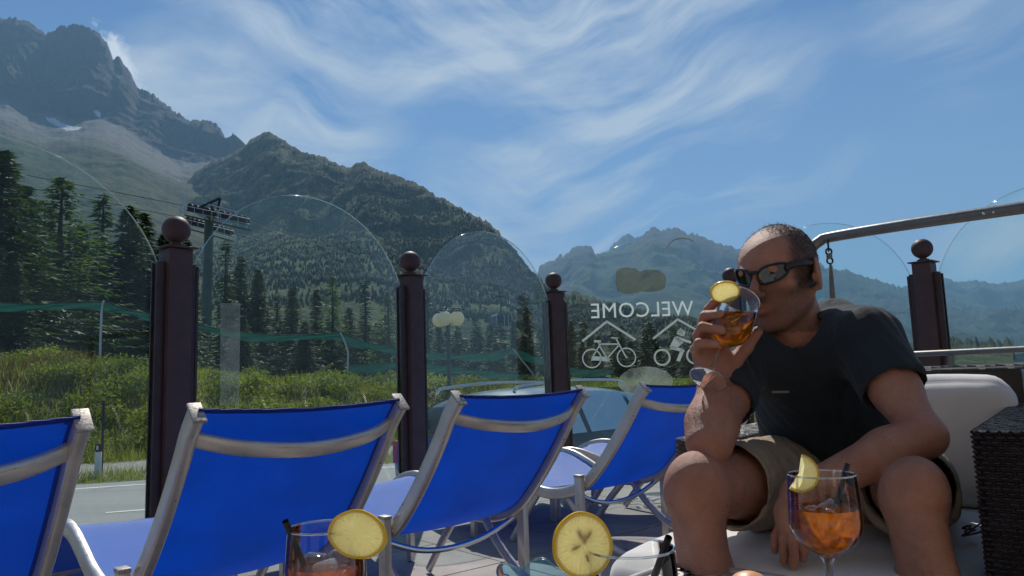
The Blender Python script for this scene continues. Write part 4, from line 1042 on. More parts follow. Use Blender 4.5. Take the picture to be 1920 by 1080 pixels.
def lemon(center, normal, up, rad, label, thick=.0055, wedge=None, squash=(1, 1), seeds=False, slit=None, bend=0.0):
    """round slice, local z is its axis; wedge=(a0,a1) keeps only that sector"""
    z = Vector(normal).normalized(); x = Vector(up); x = (x - z * x.dot(z)).normalized(); y = z.cross(x)
    rot = Matrix((x, y, z)).transposed()
    r_ = empty('lemon_slice', center, label=label, cat='lemon slice'); r_.matrix_world = Matrix.Translation(Vector(center)) @ rot.to_4x4()
    a0, a1 = wedge or (0.0, 2 * PI); n_ = 56 if wedge is None else 28; full = wedge is None
    def R_(a_): return rad * (1 + .012 * math.sin(3 * a_ + 1) + .008 * math.sin(7 * a_))
    def pt(a_, f, h):
        q = R_(a_) * f; xx, yy = q * math.cos(a_) * squash[0], q * math.sin(a_) * squash[1]; return Vector((xx, yy, h + bend * yy * abs(yy)))
    def ringmesh(name, f0, f1, h, mat, round_=False):
        mb_ = MB(); vs = []; fs = []; cnt = n_ + (0 if full else 1)
        sec = [(f0, h), (f0, -h), (f1, -h * .75), (f1 + (.012 if round_ else 0), 0), (f1, h * .75)]; m_ = len(sec)
        for k in range(cnt):
            a_ = a0 + (a1 - a0) * k / n_
            for f, hh in sec: vs.append(pt(a_, f, hh))
        for k in range(n_):
            k2 = (k + 1) % cnt
            for q in range(m_): q2 = (q + 1) % m_; fs.append((k * m_ + q, k2 * m_ + q, k2 * m_ + q2, k * m_ + q2))
        if not full: fs += [tuple(range(m_)), tuple(range(n_ * m_ + m_ - 1, n_ * m_ - 1, -1))]
        mb_.raw(vs, fs); return mb_.build(name, mat, r_, angle=50)
    ringmesh('peel', .940, 1.0, thick / 2, 'lemon_peel', True); ringmesh('pith', .875, .942, thick / 2 * .96, 'lemon_pith')
    mb_ = MB(); vs = []; fs = []; rr_ = 7; cnt = n_ + (0 if full else 1)
    for sd in (1, -1):
        base_ = len(vs)
        for q in range(rr_ + 1):
            f = .877 * q / rr_
            for k in range(cnt):
                a_ = a0 + (a1 - a0) * k / n_; pu = .35 * thick * math.sin(PI * q / rr_) * abs(math.sin(4.5 * a_)) * .35
                vs.append(pt(a_, f, sd * (thick / 2 * .86 + pu)))
        for q in range(rr_):
            for k in range(n_):
                k2 = (k + 1) % cnt; i_ = base_ + q * cnt; f_ = (i_ + k, i_ + k2, i_ + cnt + k2, i_ + cnt + k); fs.append(f_ if sd > 0 else f_[::-1])
    mb_.raw(vs, fs); mb_.build('flesh', 'lemon_flesh', r_, angle=60)
    if seeds:
        for a_, f, L_ in ((1.9, .27, .0055), (.35, .33, .006), (5.75, .36, .0055), (3.5, .42, .005), (-.35, .18, .005)):
            sb = MB(); c_ = pt(a_, f, 0); sb.sphere(c_, (L_, .0022, thick * .56), 12, 8, Matrix.Rotation(a_ + .1, 3, 'Z')); sb.build('seed', 'seed', r_)
    return r_
def straw(p0, p1, label, r=.0032):
    v = Vector(p1) - Vector(p0); e_ = MB(p0); n_ = 14; prof = []
    e_.sweep([Vector(p0) + v * (k / 8) for k in range(9)], r, seg=n_, caps=False); e_.sweep([Vector(p0) + v * (k / 8) for k in range(9)], r * .8, seg=n_, caps=False)
    o_ = e_.build('straw', 'black_plastic', loc=p0); tag(o_, label, 'drinking straw'); return o_
def ice(root, pts):
    for (x, y, z, s_) in pts:
        b = MB(); rot = Matrix.Rotation(rnd.uniform(0, 3), 3, 'X') @ Matrix.Rotation(rnd.uniform(0, 3), 3, 'Z'); b.box((x, y, z), (s_, s_, s_ * .8), rot, bevel=s_ * .22); b.build('ice_cube', 'ice', root, angle=60)

# left tumbler on the table
g1 = PZ(611, 988, .612); 
def tumbler(c_, top, rr, label, liq, liqmat, h=.105, bulge=1.07):
    r_ = empty('cocktail_glass', (c_.x, c_.y, TZ), label=label, cat='glass')
    H = top - TZ; prof = []
    # large balloon bowl on a short stem
    zb = .075
    for k in range(25):
        u = k / 24; f = math.sin(PI * min(u / .55, 1) / 2) ** .6 if u < .55 else 1 - ((u - .55) / .45) ** 1.8 * (1 - 1 / bulge)
        prof.append((max(rr * bulge * f, .004), zb + (H - zb) * u))
    b_ = MB(); b_.lathe(prof, seg=56); b_.build('bowl', 'drink_glass', r_, angle=80)
    rm = MB(); rm.sweep([(prof[-1][0] * math.cos(2 * PI * k / 56), prof[-1][0] * math.sin(2 * PI * k / 56), H) for k in range(56)], .0011, seg=8, closed=True); rm.build('rim', 'rim_glass', r_)
    ft = MB(); ft.lathe([(.001, .004), (.012, .005), (.030, .002), (.037, .0), (.001, .0)], seg=40); ft.build('foot', 'drink_glass', r_)
    st = MB(); st.lathe([(.009, .005), (.0045, .02), (.0045, .065), (.010, .0755)], seg=18); st.build('stem', 'solid_glass', r_)
    if liq:
        liquid_in(r_, prof, liq - TZ, mat=liqmat)
        zi = liq - TZ
        ice(r_, [(-.014, .010, zi - .004, .022), (.012, .014, zi - .003, .024), (.004, -.014, zi - .005, .022), (.020, -.006, zi - .010, .02)])
    return r_, H
r1_ = .0365
t1, H1 = tumbler(g1, .612, r1_, 'balloon glass of pinkish drink at the lower left, lemon slice on its right rim', .578, 'red_aperitif')
c_ = P(671, 1002, g1.y - .030); lemon(c_, (-.10, -1, .16), (.3, 0, 1), .0258, 'lemon slice on the rim of the pinkish drink at the lower left', squash=(.84, 1.04), bend=9.0)
straw(P(584, 1092, g1.y + .005), P(535, 977, g1.y - .028), 'black straw leaning left in the pinkish drink')
g2 = PZ(1180, 1027, .600)
t2, H2 = tumbler(g2, .600, .0385, 'nearly empty balloon glass at the bottom centre with a lemon slice on its left rim', .540, 'red_aperitif')
c_ = P(1092, 1022, g2.y - .012); lemon(c_, (.22, -1, .12), (0.1, 0, 1), .0272, 'large round lemon slice with seeds on the bottom centre glass', seeds=True, squash=(1.0, .98))
straw(P(1222, 1095, g2.y + .02), P(1254, 1007, g2.y - .006), 'black straw leaning right in the bottom centre glass')
# right wine glass
g3 = PZ(1540, 889, .632)
gw, prof3, zr3 = balloon(stem=.113, bowl_h=.632 - TZ - .113, rmax=.0388, rrim=.0362, name='wine_glass', org=(g3.x, g3.y, TZ), label='stemmed glass of orange aperitif standing in front of the man\'s left knee', cat='glass')
liquid_in(gw, prof3, .632 - TZ - .0365); zi = .632 - TZ - .0365
ice(gw, [(-.012, .006, zi - .008, .02), (.010, .010, zi - .006, .021), (.002, -.010, zi - .012, .02)])
c_ = P(1499, 887, g3.y - .012); lemon(c_, (-.05, -1, .18), (1, 0, 0), .0208, 'lemon wedge on the rim of the standing aperitif glass', wedge=(-2.25, 1.30), thick=.006)
straw(P(1553, 1000, g3.y - .002), P(1589, 870, g3.y + .020), 'black straw in the standing aperitif glass')
# blue glass dish and a peach coloured ball-shaped fruit at the lower edge
bc = PZ(1005, 1105, .445); e_ = empty('glass_dish', (bc.x, bc.y, TZ), label='pale blue wavy glass dish at the bottom edge, left of the seeded lemon slice', cat='dish')
mb_ = MB(); n_ = 60; vs = []
for q, (rr, z) in enumerate(((.012, .002), (.030, .004), (.045, .016), (.054, .040))):
    for k in range(n_): a_ = 2 * PI * k / n_; wv = 1 + (.07 * math.sin(5 * a_) if q > 1 else 0); vs.append((rr * wv * math.cos(a_), rr * wv * math.sin(a_), z + (.006 * math.sin(5 * a_ + 1) if q == 3 else 0)))
mb_.raw(vs, [(q * n_ + k, q * n_ + (k + 1) % n_, (q + 1) * n_ + (k + 1) % n_, (q + 1) * n_ + k) for q in range(3) for k in range(n_)] + [tuple(range(n_ - 1, -1, -1))]); mb_.build('dish_bowl', 'blue_glass', e_)
em = MB(); em.sweep(vs[3 * n_:], .0016, seg=8, closed=True); em.build('dish_edge', 'edge_glass', e_)
fcn = PZ(1406, 1112, TZ + .028); mb_ = MB((fcn.x, fcn.y, TZ)); mb_.sphere((fcn.x, fcn.y, TZ + .028), (.031, .031, .028), 28, 18)
fr = mb_.build('apricot', 'peach', loc=(fcn.x, fcn.y, TZ)); tag(fr, 'pale orange round fruit lying on the table at the bottom edge', 'fruit')

# ------------------------------------------------------------------ sofa
SO = Vector((.68, 1.09, 0)); SB = Vector((.6, .8, 0)); SL = Vector((-.8, .6, 0)); UPV = Vector((0, 0, 1))
def sp(d_, w_, z): return SO + SB * d_ + SL * w_ + UPV * z
SROT = Matrix((-SL, SB, UPV)).transposed()      # local x to the sitter's left, y back
sofa = empty('wicker_sofa', tuple(SO), label='dark brown wicker lounge sofa with white cushions that the man sits on', cat='sofa')
def weave(name, o3, u3, v3, nu, nv, cu, cv, mat, parent, org, h=.0032):
    """basket weave: raised rounded pads, alternately shifted"""
    o3, u3, v3 = Vector(o3), Vector(u3).normalized(), Vector(v3).normalized(); n3 = u3.cross(v3).normalized(); vs = []; fs = []
    for j in range(nv):
        for i in range(-1, nu + 1):
            x0 = (i + (.5 if j % 2 else 0)) * cu; x1 = x0 + cu * .94; y0 = j * cv; y1 = y0 + cv * .92
            x0, x1 = max(x0, 0), min(x1, nu * cu)
            if x1 - x0 < cu * .1: continue
            b_ = len(vs); xm = (x0 + x1) / 2; ym = (y0 + y1) / 2; jt = rnd.uniform(.7, 1.15)
            for x, y, z in ((x0, y0, 0), (x1, y0, 0), (x1, y1, 0), (x0, y1, 0), (x0 + cu * .2, ym - cv * .12, h * jt), (x1 - cu * .2, ym - cv * .12, h * jt), (x1 - cu * .2, ym + cv * .12, h * jt), (x0 + cu * .2, ym + cv * .12, h * jt)):
                vs.append(o3 + u3 * x + v3 * y + n3 * z - Vector(org))
            fs += [(b_, b_ + 1, b_ + 5, b_ + 4), (b_ + 1, b_ + 2, b_ + 6, b_ + 5), (b_ + 2, b_ + 3, b_ + 7, b_ + 6), (b_ + 3, b_, b_ + 4, b_ + 7), (b_ + 4, b_ + 5, b_ + 6, b_ + 7)]
    me_ = bpy.data.meshes.new(name); me_.from_pydata([tuple(p) for p in vs], [], fs); o_ = link(name, me_, mat, parent); o_['kind'] = 'stuff'; return o_
def sbox(name, d0, d1, w0, w1, z0, z1, mat, bevel=.012):
    c_ = sp((d0 + d1) / 2, (w0 + w1) / 2, (z0 + z1) / 2); mb_ = MB(tuple(SO)); mb_.box(c_, (abs(w1 - w0), abs(d1 - d0), z1 - z0), SROT, bevel=bevel); return mb_.build(name, mat, sofa)
AW = .19; ATOP = .655
sbox('armrest', .0, .95, -AW, .022, .02, ATOP - .004, 'sofa_wicker')
weave('wicker_weave', sp(0, .024, .03), SL * -1, UPV, 15, 88, AW / 14, .0071, 'sofa_wicker', sofa, SO)          # arm front
weave('wicker_weave', sp(0, .024, ATOP - .003), SL * -1, SB, 15, 128, AW / 14, .0074, 'sofa_wicker', sofa, SO)      # arm top
weave('wicker_weave', sp(.95, .024, .03), SB * -1, UPV, 68, 88, .01395, .0071, 'sofa_wicker', sofa, SO)             # arm inner side
sbox('seat_base', .02, .95, 0, .62, .05, .26, 'sofa_wicker')
weave('wicker_weave', sp(.018, .62, .05), SL * -1, UPV, 26, 21, .0238, .010, 'sofa_wicker', sofa, SO)
sbox('backrest', .86, .96, -.002, .46, .26, .735, 'sofa_wicker')
weave('wicker_weave', sp(.858, .46, .738), SL * -1, SB, 20, 10, .023, .0105, 'grey_wicker', sofa, SO)
sbox('side_arm', .32, .9, .52, .64, .05, .600, 'grey_wicker')
weave('wicker_weave', sp(.32, .64, .05), SL * -1, UPV, 6, 55, .02, .010, 'grey_wicker', sofa, SO)
weave('wicker_weave', sp(.32, .64, .602), SL * -1, SB, 6, 55, .02, .0105, 'grey_wicker', sofa, SO)

def cushion(name, c_, size, rot, seed, puff=.05, pw_=5.0, mat='cushion_cloth', wrinkle=.004, parent=None, org=(0, 0, 0)):
    b = bmesh.new(); bmesh.ops.create_cube(b, size=2.0); bmesh.ops.subdivide_edges(b, edges=list(b.edges), cuts=26, use_grid_fill=True)
    hx, hy, hz = (s_ / 2 for s_ in size); r_ = min(hz, .06) * .8
    for v in b.verts:
        p = v.co.copy(); q = Vector((p.x * hx, p.y * hy, p.z * hz)); cl_ = Vector((max(-hx + r_, min(hx - r_, q.x)), max(-hy + r_, min(hy - r_, q.y)), max(-hz + r_, min(hz - r_, q.z))))
        d_ = q - cl_
        if d_.length > 1e-6: q = cl_ + d_.normalized() * r_
        fx = 1 - abs(p.x) ** 2.4; fy = 1 - abs(p.y) ** 2.4; fz = 1 - abs(p.z) ** 2
        q.z += math.copysign(puff * max(fx, 0) ** .6 * max(fy, 0) ** .6, p.z) * abs(p.z) ** 1.5 * .5
        q.y += math.copysign(puff * .35 * max(fx, 0) ** .6 * max(fz, 0) ** .6, p.y) * abs(p.y) ** 3
        w_ = mnoise.noise(Vector((q.x * 7 + seed, q.y * 7, q.z * 7))) + .6 * mnoise.noise(Vector((q.x * 22, q.y * 16 + seed, q.z * 22)))
        w_ += .5 * abs(mnoise.noise(Vector((q.x * 13 + q.y * 4, q.y * 30 + seed, q.z * 10))))
        q += q.normalized() * w_ * wrinkle
        v.co = Vector(c_) + rot @ q - Vector(org)
    me_ = bpy.data.meshes.new(name); b.to_mesh(me_); b.free(); me_.polygons.foreach_set('use_smooth', [True] * len(me_.polygons))
    o_ = link(name, me_, mat, parent)
    return o_
cs = cushion('seat_cushion', sp(.36, .325, .345), (.60, .84, .155), SROT, 3, puff=.035, wrinkle=.006, parent=sofa, org=SO)
cushion('back_cushion', sp(.74, .235, .575), (.45, .15, .28), SROT @ Matrix.Rotation(R(-7), 3, 'X'), 8, puff=.02, wrinkle=.004, parent=sofa, org=SO)
for (d_, w_) in ((.07, -.15), (.9, -.15), (.9, .55), (.07, .58)):
    mb_ = MB(tuple(SO)); mb_.box(sp(d_, w_, .012), (.04, .04, .026), SROT); mb_.build('foot', 'black_plastic', sofa)
# little crumpled cord lying on the seat behind the knee
cp = [sp(.30 + .05 * math.sin(k * 1.3), .060 + .014 * math.cos(k * 2.1) + .003 * k, .456 + .008 * math.sin(k * 1.9)) for k in range(9)]
mb_ = MB(); mb_.sweep(catmull(cp, 5), .0018, seg=6); tag(mb_.build('loose_cord', 'brown_dark'), 'small tangled brown cord lying on the white seat cushion', 'cord')

# ------------------------------------------------------------------ swing frame, hook and strap, railing behind the sofa
sw = empty('swing_frame', tuple(P(1560, 640, 2.5).xy) + (0,), label='grey tubular frame rising behind the man and running off to the right', cat='swing frame')
swo = Vector(sw.location)
pts = [P(1508, 560, 2.62), P(1511, 500, 2.62), P(1521, 468, 2.61), P(1536, 453, 2.60), P(1560, 444, 2.58), P(1700, 421, 2.38), P(1920, 389, 2.13), P(2150, 356, 1.93)]
b0 = P(1508, 560, 2.62); pts = [Vector((b0.x + .02, b0.y, 0.0)), Vector((b0.x + .01, b0.y, .5))] + pts
mb_ = MB(swo); mb_.sweep(catmull(pts, 6), .0185, seg=18); mb_.build('frame_tube', 'grey_metal', sw)
lastp = pts[-1]
mb_ = MB(swo); mb_.sweep(catmull([lastp, lastp + Vector((.10, -.06, .0)), lastp + Vector((.15, -.09, -.06)), Vector((lastp.x + .17, lastp.y - .1, .5)), Vector((lastp.x + .18, lastp.y - .1, 0))], 6), .0185, seg=18); mb_.build('frame_post', 'grey_metal', sw)
for px_ in (1838, 1856):
    q = P(px_, 404 - (px_ - 1838) * .15, 2.19); mb_ = MB(swo); mb_.sphere(q + Vector((0, -.017, .002)), .004, 10, 8); mb_.build('bolt', 'chrome', sw)
hk = empty('hanging_strap', tuple(P(1554, 455, 2.575)), label='grey strap hanging on a chain link and hook from the swing frame', cat='strap'); ho = Vector(hk.location)
def link_ring(px, py, Y, rx, rz_, rr, rz=0):
    c_ = P(px, py, Y); mb_ = MB(ho); mb_.sweep([c_ + Vector((rx * math.cos(a_) * math.cos(rz), rx * math.cos(a_) * math.sin(rz), rz_ * math.sin(a_))) for a_ in [2 * PI * k / 20 for k in range(20)]], rr, seg=8, closed=True); return mb_
link_ring(1553, 461, 2.575, .006, .018, .0032, 1.2).build('chain_link', 'dark_steel', hk); link_ring(1554, 472, 2.575, .010, .011, .0032).build('chain_link', 'dark_steel', hk); link_ring(1556, 489, 2.575, .010, .010, .0032).build('hook', 'dark_steel', hk)
mb_ = MB(ho); mb_.box(P(1555, 480, 2.575), (.017, .014, .020), bevel=.003); mb_.build('swivel', 'grey_metal', hk)
s0, s1 = P(1557, 493, 2.575), P(1566, 640, 2.56); mb_ = MB(ho); mb_.sweep([s0, s0.lerp(s1, .2), s0.lerp(s1, .45), s1], [.004, .008, .010, .013], [.003, .003, .003, .003], seg=10, side=(1, 0, 0)); mb_.build('strap', 'mesh_screen', hk)

rl = empty('railing', tuple(P(1720, 657, 3.3).xy) + (0,), label='low metal railing with grey screen fabric behind the sofa at the right', cat='railing'); ro = Vector(rl.location)
ra, rb_ = P(1640, 667, 3.45), P(2060, 630, 2.75); rb_.z = ra.z = .80
mb_ = MB(ro); mb_.sweep([ra, rb_], .014, .012, seg=12); mb_.build('top_rail', 'grey_metal', rl)
fc_, fd_ = Vector(ra), Vector(rb_); fc_.z = fd_.z = .745
mb_ = MB(ro); dv = (rb_ - ra).normalized(); nv_ = Vector((-dv.y, dv.x, 0)); vs = []
for k in range(25):
    p = ra.lerp(rb_, k / 24)
    for z in (.745, .4, .05): vs.append(Vector((p.x, p.y, z)) + nv_ * .006 * math.sin(k * 2.1 + z * 3))
mb_.raw(vs, [(k * 3 + q, k * 3 + 3 + q, k * 3 + 4 + q, k * 3 + 1 + q) for k in range(24) for q in range(2)])
so_ = mb_.build('screen_fabric', 'mesh_screen', rl); sm = so_.modifiers.new('thick', 'SOLIDIFY'); sm.thickness = .002
for px_ in (1660, 1802, 1990):
    f_ = (px_ - 1640) / 420; p = ra.lerp(rb_, f_); mb_ = MB(ro); mb_.box((p.x, p.y, .395), (.022, .022, .79), bevel=.002); mb_.build('railing_post', 'grey_metal', rl)

# flower pot behind the forearm
fp = P(1277, 860, 4.35); fe = empty('flower_pot', (fp.x, fp.y, 0), label='pot of red geraniums on the terrace behind the man\'s forearm', cat='flower pot')
mb_ = MB(); mb_.lathe([(.10, 0), (.13, .22), (.145, .22), (.145, .25), (.125, .25), (.12, .22)], seg=28, cap0=True); mb_.build('pot', 'pot_clay', fe)
rs = np.random.RandomState(3); tl_ = np.concatenate([leaf_cloud(rs, (rs.randn() * .09, rs.randn() * .09, .34 + rs.rand() * .16), (.08, .08, .08), 90, .045) for k in range(16)]); n_ = len(tl_)
link('leaves', np_mesh('leaves', tl_.reshape(-1, 3), np.arange(n_ * 3).reshape(-1, 3), False), 'shrub', fe)
for k in range(9):
    c_ = (rs.randn() * .11, rs.randn() * .10, .44 + rs.rand() * .14); q_ = leaf_cloud(rs, c_, (.025, .025, .02), 60, .022)
    link('blossom', np_mesh('blossom', q_.reshape(-1, 3), np.arange(180).reshape(-1, 3), False), 'petal_red', fe)

# ------------------------------------------------------------------ street lamp, delineator, nets
lx = P(842, 700, 21.0); lz = gh(lx.x, lx.y); lm = empty('street_lamp', (lx.x, lx.y, lz), label='street lamp with three round cream globes beyond the road', cat='street lamp')
top = P(842, 600, 21.0).z - lz
mb_ = MB(); mb_.lathe([(.09, 0), (.09, .5), (.055, .55), (.055, top - .1), (.045, top + .28), (.02, top + .30)], seg=16, cap0=True, cap1=True); mb_.build('pole', 'dark_steel', lm)
for (px_, dy) in ((834, -.30), (824, .30), (857, .05)):
    c_ = P(px_, 597 if px_ != 824 else 600, 21 + dy) - Vector((lx.x, lx.y, lz))
    gb_ = MB(); gb_.sphere(c_, .205, 24, 16); gb_.build('globe', 'globe', lm)
    ar = MB(); sgn = 1 if c_.x > 0 else -1
    ar.sweep(catmull([(0, 0, top + .05), (c_.x * .35, c_.y * .35, top + .24), (c_.x * .8, c_.y * .9, c_.z + .30), (c_.x + sgn * .10, c_.y, c_.z + .25), (c_.x, c_.y, c_.z + .19)], 6), .022, seg=8); ar.build('arm', 'dark_steel', lm)
    cp_ = MB(); cp_.lathe([(.085, c_.z + .185), (.06, c_.z + .225), (.02, c_.z + .24)], (c_.x, c_.y, 0), seg=16, cap1=True); cp_.build('globe_cap', 'dark_steel', lm)
dl = PZ(183, 895, ROADZ + .02); dz = gh(dl.x, dl.y); e_ = empty('road_marker_post', (dl.x, dl.y, dz), label='short white roadside marker post with a black top', cat='marker post')
mb_ = MB(); mb_.box((0, 0, .22), (.10, .07, .46), bevel=.015); mb_.build('post_body', 'white_paint', e_); mb_ = MB(); mb_.box((0, 0, .52), (.10, .07, .135), bevel=.015); mb_.build('black_band', 'black_plastic', e_)
mb_ = MB(); mb_.box((0, -.038, .52), (.035, .006, .07)); mb_.build('reflector', 'white_paint', e_)
dp = P(190, 890, dl.y + .3); z_ = gh(dp.x, dp.y); hp_ = P(190, 752, dl.y + .3).z - z_; mb_ = MB((dp.x, dp.y, z_)); mb_.sweep([(dp.x, dp.y, z_ - .1), (dp.x, dp.y, z_ + hp_)], .022, seg=8)
tag(mb_.build('snow_stake', 'dark_steel', loc=(dp.x, dp.y, z_)), 'thin dark snow stake standing behind the white marker post', 'stake')

def net_band(name, pts, hgt, label, grp, z_follow=True):
    """sagging strip of green netting through sighted points (px, py, distance)"""
    P3 = catmull([P(*q) for q in pts], 10); mb_ = MB(); vs = []; fs = []
    for k, p in enumerate(P3):
        for q in range(5): vs.append(p + Vector((.02 * math.sin(k * 1.7 + q), .03 * math.sin(k * .9 + q * 2), -hgt * q / 4 * (1 + .25 * math.sin(k * .37)))))
    for k in range(len(P3) - 1):
        for q in range(4): a_ = k * 5 + q; fs.append((a_, a_ + 5, a_ + 6, a_ + 1))
    c0 = P3[len(P3) // 2]; mb_ = MB(c0); mb_.raw(vs, fs); e_ = empty(name, tuple(c0), label=label, cat='net', group=grp)
    mb_.build('netting', 'net_green', e_, angle=80)
    cb = MB(c0); cb.sweep(P3, .012, seg=6); cb.build('rope', 'net_green', e_); return e_
gn = 'green safety nets along the bank'
net_band('safety_net', [(-60, 562, 19.5), (60, 570, 19.6), (190, 566, 20), (240, 580, 20.4), (330, 598, 21), (420, 618, 21.6), (520, 628, 22), (640, 624, 22.4)], .20, 'upper green safety net from the left edge to the pole left of the middle post', gn)
net_band('safety_net', [(640, 624, 22.4), (690, 642, 23), (760, 655, 23.6), (850, 664, 24), (930, 660, 24.5), (962, 653, 25), (1010, 670, 25.8), (1075, 690, 26.5), (1150, 692, 27.5)], .24, 'upper green safety net right of the middle post, ending by the bicycle glass', gn)
net_band('safety_net', [(652, 685, 22.4), (740, 680, 23.4), (800, 682, 24), (880, 692, 24.6), (960, 700, 25), (1060, 706, 26.4), (1150, 712, 27)], .22, 'lower green safety net hanging right of the second pole', gn)
def net_pole(pts, Y, label):
    P3 = catmull([P(px_, py_, Y) for px_, py_ in pts], 6); b_ = P3[-1]; z0 = gh(b_.x, b_.y); b0 = Vector((b_.x, b_.y, min(z0 - .1, b_.z - .05))); o3 = Vector((b0.x, b0.y, z0))
    mb_ = MB(o3); mb_.sweep(P3 + [b0], .030, seg=8); o_ = mb_.build('net_pole', 'steel_light', loc=o3); tag(o_, label, 'net pole', 'bent poles that carry the nets')
net_pole([(195, 563), (191, 580), (189, 620), (188, 655)], 20, 'bent grey net pole left of the nearest brown post')
net_pole([(638, 624), (646, 640), (652, 660), (652, 690), (651, 705)], 22.4, 'bent grey net pole left of the middle brown post')
net_pole([(961, 653), (978, 675), (994, 695), (1000, 704), (1001, 722)], 25, 'leaning grey net pole left of the third brown post')
# yellow barrier bar in the meadow, wooden trestle poles
ba, bb_ = P(586, 704, 24), P(624, 682, 24); mb_ = MB(ba); mb_.sweep([ba, bb_], .05, seg=8); mb_.sweep([ba, Vector((ba.x, ba.y, gh(ba.x, ba.y) - .1))], .04, seg=8)
simple('yellow_paint', (0.45, 0.26, 0.03), 0.5); tag(mb_.build('barrier_bar', 'yellow_paint', loc=ba), 'slanting yellow barrier bar in the meadow before the trees', 'barrier')

# ------------------------------------------------------------------ cableway
pyb = P(384, 690, 80); pz = gh(pyb.x, pyb.y); py_ = empty('cableway_pylon', (pyb.x, pyb.y, pz - .5), label='green steel cableway pylon with roller trains rising above the spruces', cat='pylon'); po = Vector(py_.location)
tp = P(392, 425, 80); mb_ = MB(po); mb_.sweep([po, po.lerp(tp, .5), tp + Vector((0, 0, .6))], [.62, .54, .46], seg=14); mb_.build('column', 'pylon_green', py_)
def roller_train(x0, y0, x1, y1, Y, nm):
    A_, B_ = P(x0, y0, Y), P(x1, y1, Y); d_ = (B_ - A_)
    for i, (f0, f1) in enumerate(((0, .47), (.53, 1))):
        mb_ = MB(po); a_, b_ = A_ + d_ * f0, A_ + d_ * f1; mb_.box((a_ + b_) / 2, ((b_ - a_).length, .35, .45), Matrix.Rotation(math.atan2(-d_.z, d_.x), 3, 'Y')); mb_.build('roller_beam', 'dark_steel', py_, smooth=False)
        for k in range(5):
            c_ = a_.lerp(b_, (k + .5) / 5) + Vector((0, -.1, .32)); w_ = MB(po); w_.lathe([(.05, -.12), (.30, -.12), (.26, 0), (.30, .12), (.05, .12)], c_, Matrix.Rotation(PI / 2, 3, 'X'), seg=14, cap0=True, cap1=True); w_.build('roller', 'dark_steel', py_)
    # catwalk with its railing under the rollers
    mb_ = MB(po); off = Vector((0, 0, -.75)); mb_.box((A_ + B_) / 2 + off, (d_.length * 1.05, .9, .10), Matrix.Rotation(math.atan2(-d_.z, d_.x), 3, 'Y')); mb_.build('catwalk', 'pylon_green', py_, smooth=False)
    rw = MB(po)
    for h in (.5, 1.05): rw.sweep([A_ + off + Vector((-.3, -.5, h)), B_ + off + Vector((.3, -.5, h))], .03, seg=5)
    for k in range(8): q = A_.lerp(B_, k / 7) + off + Vector((0, -.5, 0)); rw.sweep([q, q + Vector((0, 0, 1.05))], .03, seg=5)
    rr = rw.build('walk_railing', 'steel_light', py_); rr['kind'] = 'stuff'
roller_train(352, 392, 466, 418, 77, 'a'); roller_train(350, 416, 436, 440, 83, 'b')
for (x0, y0, x1, y1, Y0, Y1, rr, mt) in ((384, 393, 398, 412, 77, 84, .32, 'pylon_green'), (376, 388, 413, 371, 76, 76, .14, 'dark_steel'), (413, 372, 408, 392, 76, 77, .12, 'dark_steel'), (383, 381, 447, 399, 76, 76, .10, 'steel_light'), (396, 384, 404, 408, 78, 83, .16, 'dark_steel')):
    mb_ = MB(po); mb_.sweep([P(x0, y0, Y0), P(x1, y1, Y1)], rr, seg=8); mb_.build('cross_arm', mt, py_)
for (x0, y0, hh) in ((340, 380, 2.3), (336, 398, 1.6), (346, 376, 2.0)):
    a_ = P(x0, y0 + 22, 77); mb_ = MB(po); mb_.sweep([a_, a_ + Vector((0, 0, hh))], .05, seg=6); mb_.build('railing_post', 'steel_light', py_)
def cable(pts, label):
    P3 = catmull([P(*q) for q in pts], 6); c0 = P3[len(P3) // 2]; mb_ = MB(c0); mb_.sweep(P3, .035, seg=6); tag(mb_.build('haul_cable', 'dark_steel', loc=c0), label, 'cable', 'cableway ropes')
cable([(-120, 300, 70), (40, 327, 73), (200, 357, 75), (352, 387, 77)], 'cableway rope from the upper left edge down to the pylon')
cable([(466, 413, 77), (530, 440, 78), (743, 502, 79.5), (800, 518, 80), (940, 556, 82), (989, 572, 84), (1300, 664, 92)], 'upper cableway rope running right from the pylon, carrying the gondola')
cable([(-120, 326, 76), (40, 350, 79), (130, 366, 80), (350, 410, 83)], 'lower cableway rope reaching the pylon from the left')
cable([(436, 436, 83), (500, 455, 84), (746, 527, 86), (800, 543, 87), (915, 579, 88), (1200, 670, 94)], 'lower cableway rope running right from the pylon')
gc = P(939, 606, 82); gd = empty('gondola_cabin', tuple(gc), label='dark cable car gondola hanging from the rope over the trees', cat='gondola'); gd.rotation_euler = (0, 0, R(25))
prof_ = [(-.60, -1.05), (-.95, -.75), (-1.02, .0), (-.88, .75), (-.60, 1.02), (.60, 1.02), (.88, .75), (1.02, .0), (.95, -.75), (.60, -1.05)]
vs = [(x, -.95, z) for x, z in prof_] + [(x, .95, z) for x, z in prof_]; n_ = len(prof_)
mb_ = MB(); mb_.raw(vs, [tuple(range(n_)), tuple(range(2 * n_ - 1, n_ - 1, -1))] + [(i, n_ + i, n_ + (i + 1) % n_, (i + 1) % n_) for i in range(n_)]); mb_.build('cabin_body', 'cabin_paint', gd, smooth=False)
for x in (-.45, .45):
    mb_ = MB(); mb_.box((x, -.962, .18), (.78, .02, 1.0)); mb_.build('window', 'car_glass', gd, smooth=False)
    mb_ = MB(); mb_.box((x, -.962, -.62), (.78, .02, .42)); mb_.build('lower_panel', 'cabin_panel', gd, smooth=False)
for x in (-.02, .90, -.90, .5):
    mb_ = MB(); mb_.box((x, -.985, .0), (.06, .03, 1.7)); mb_.build('ski_rack', 'steel_light', gd, smooth=False)
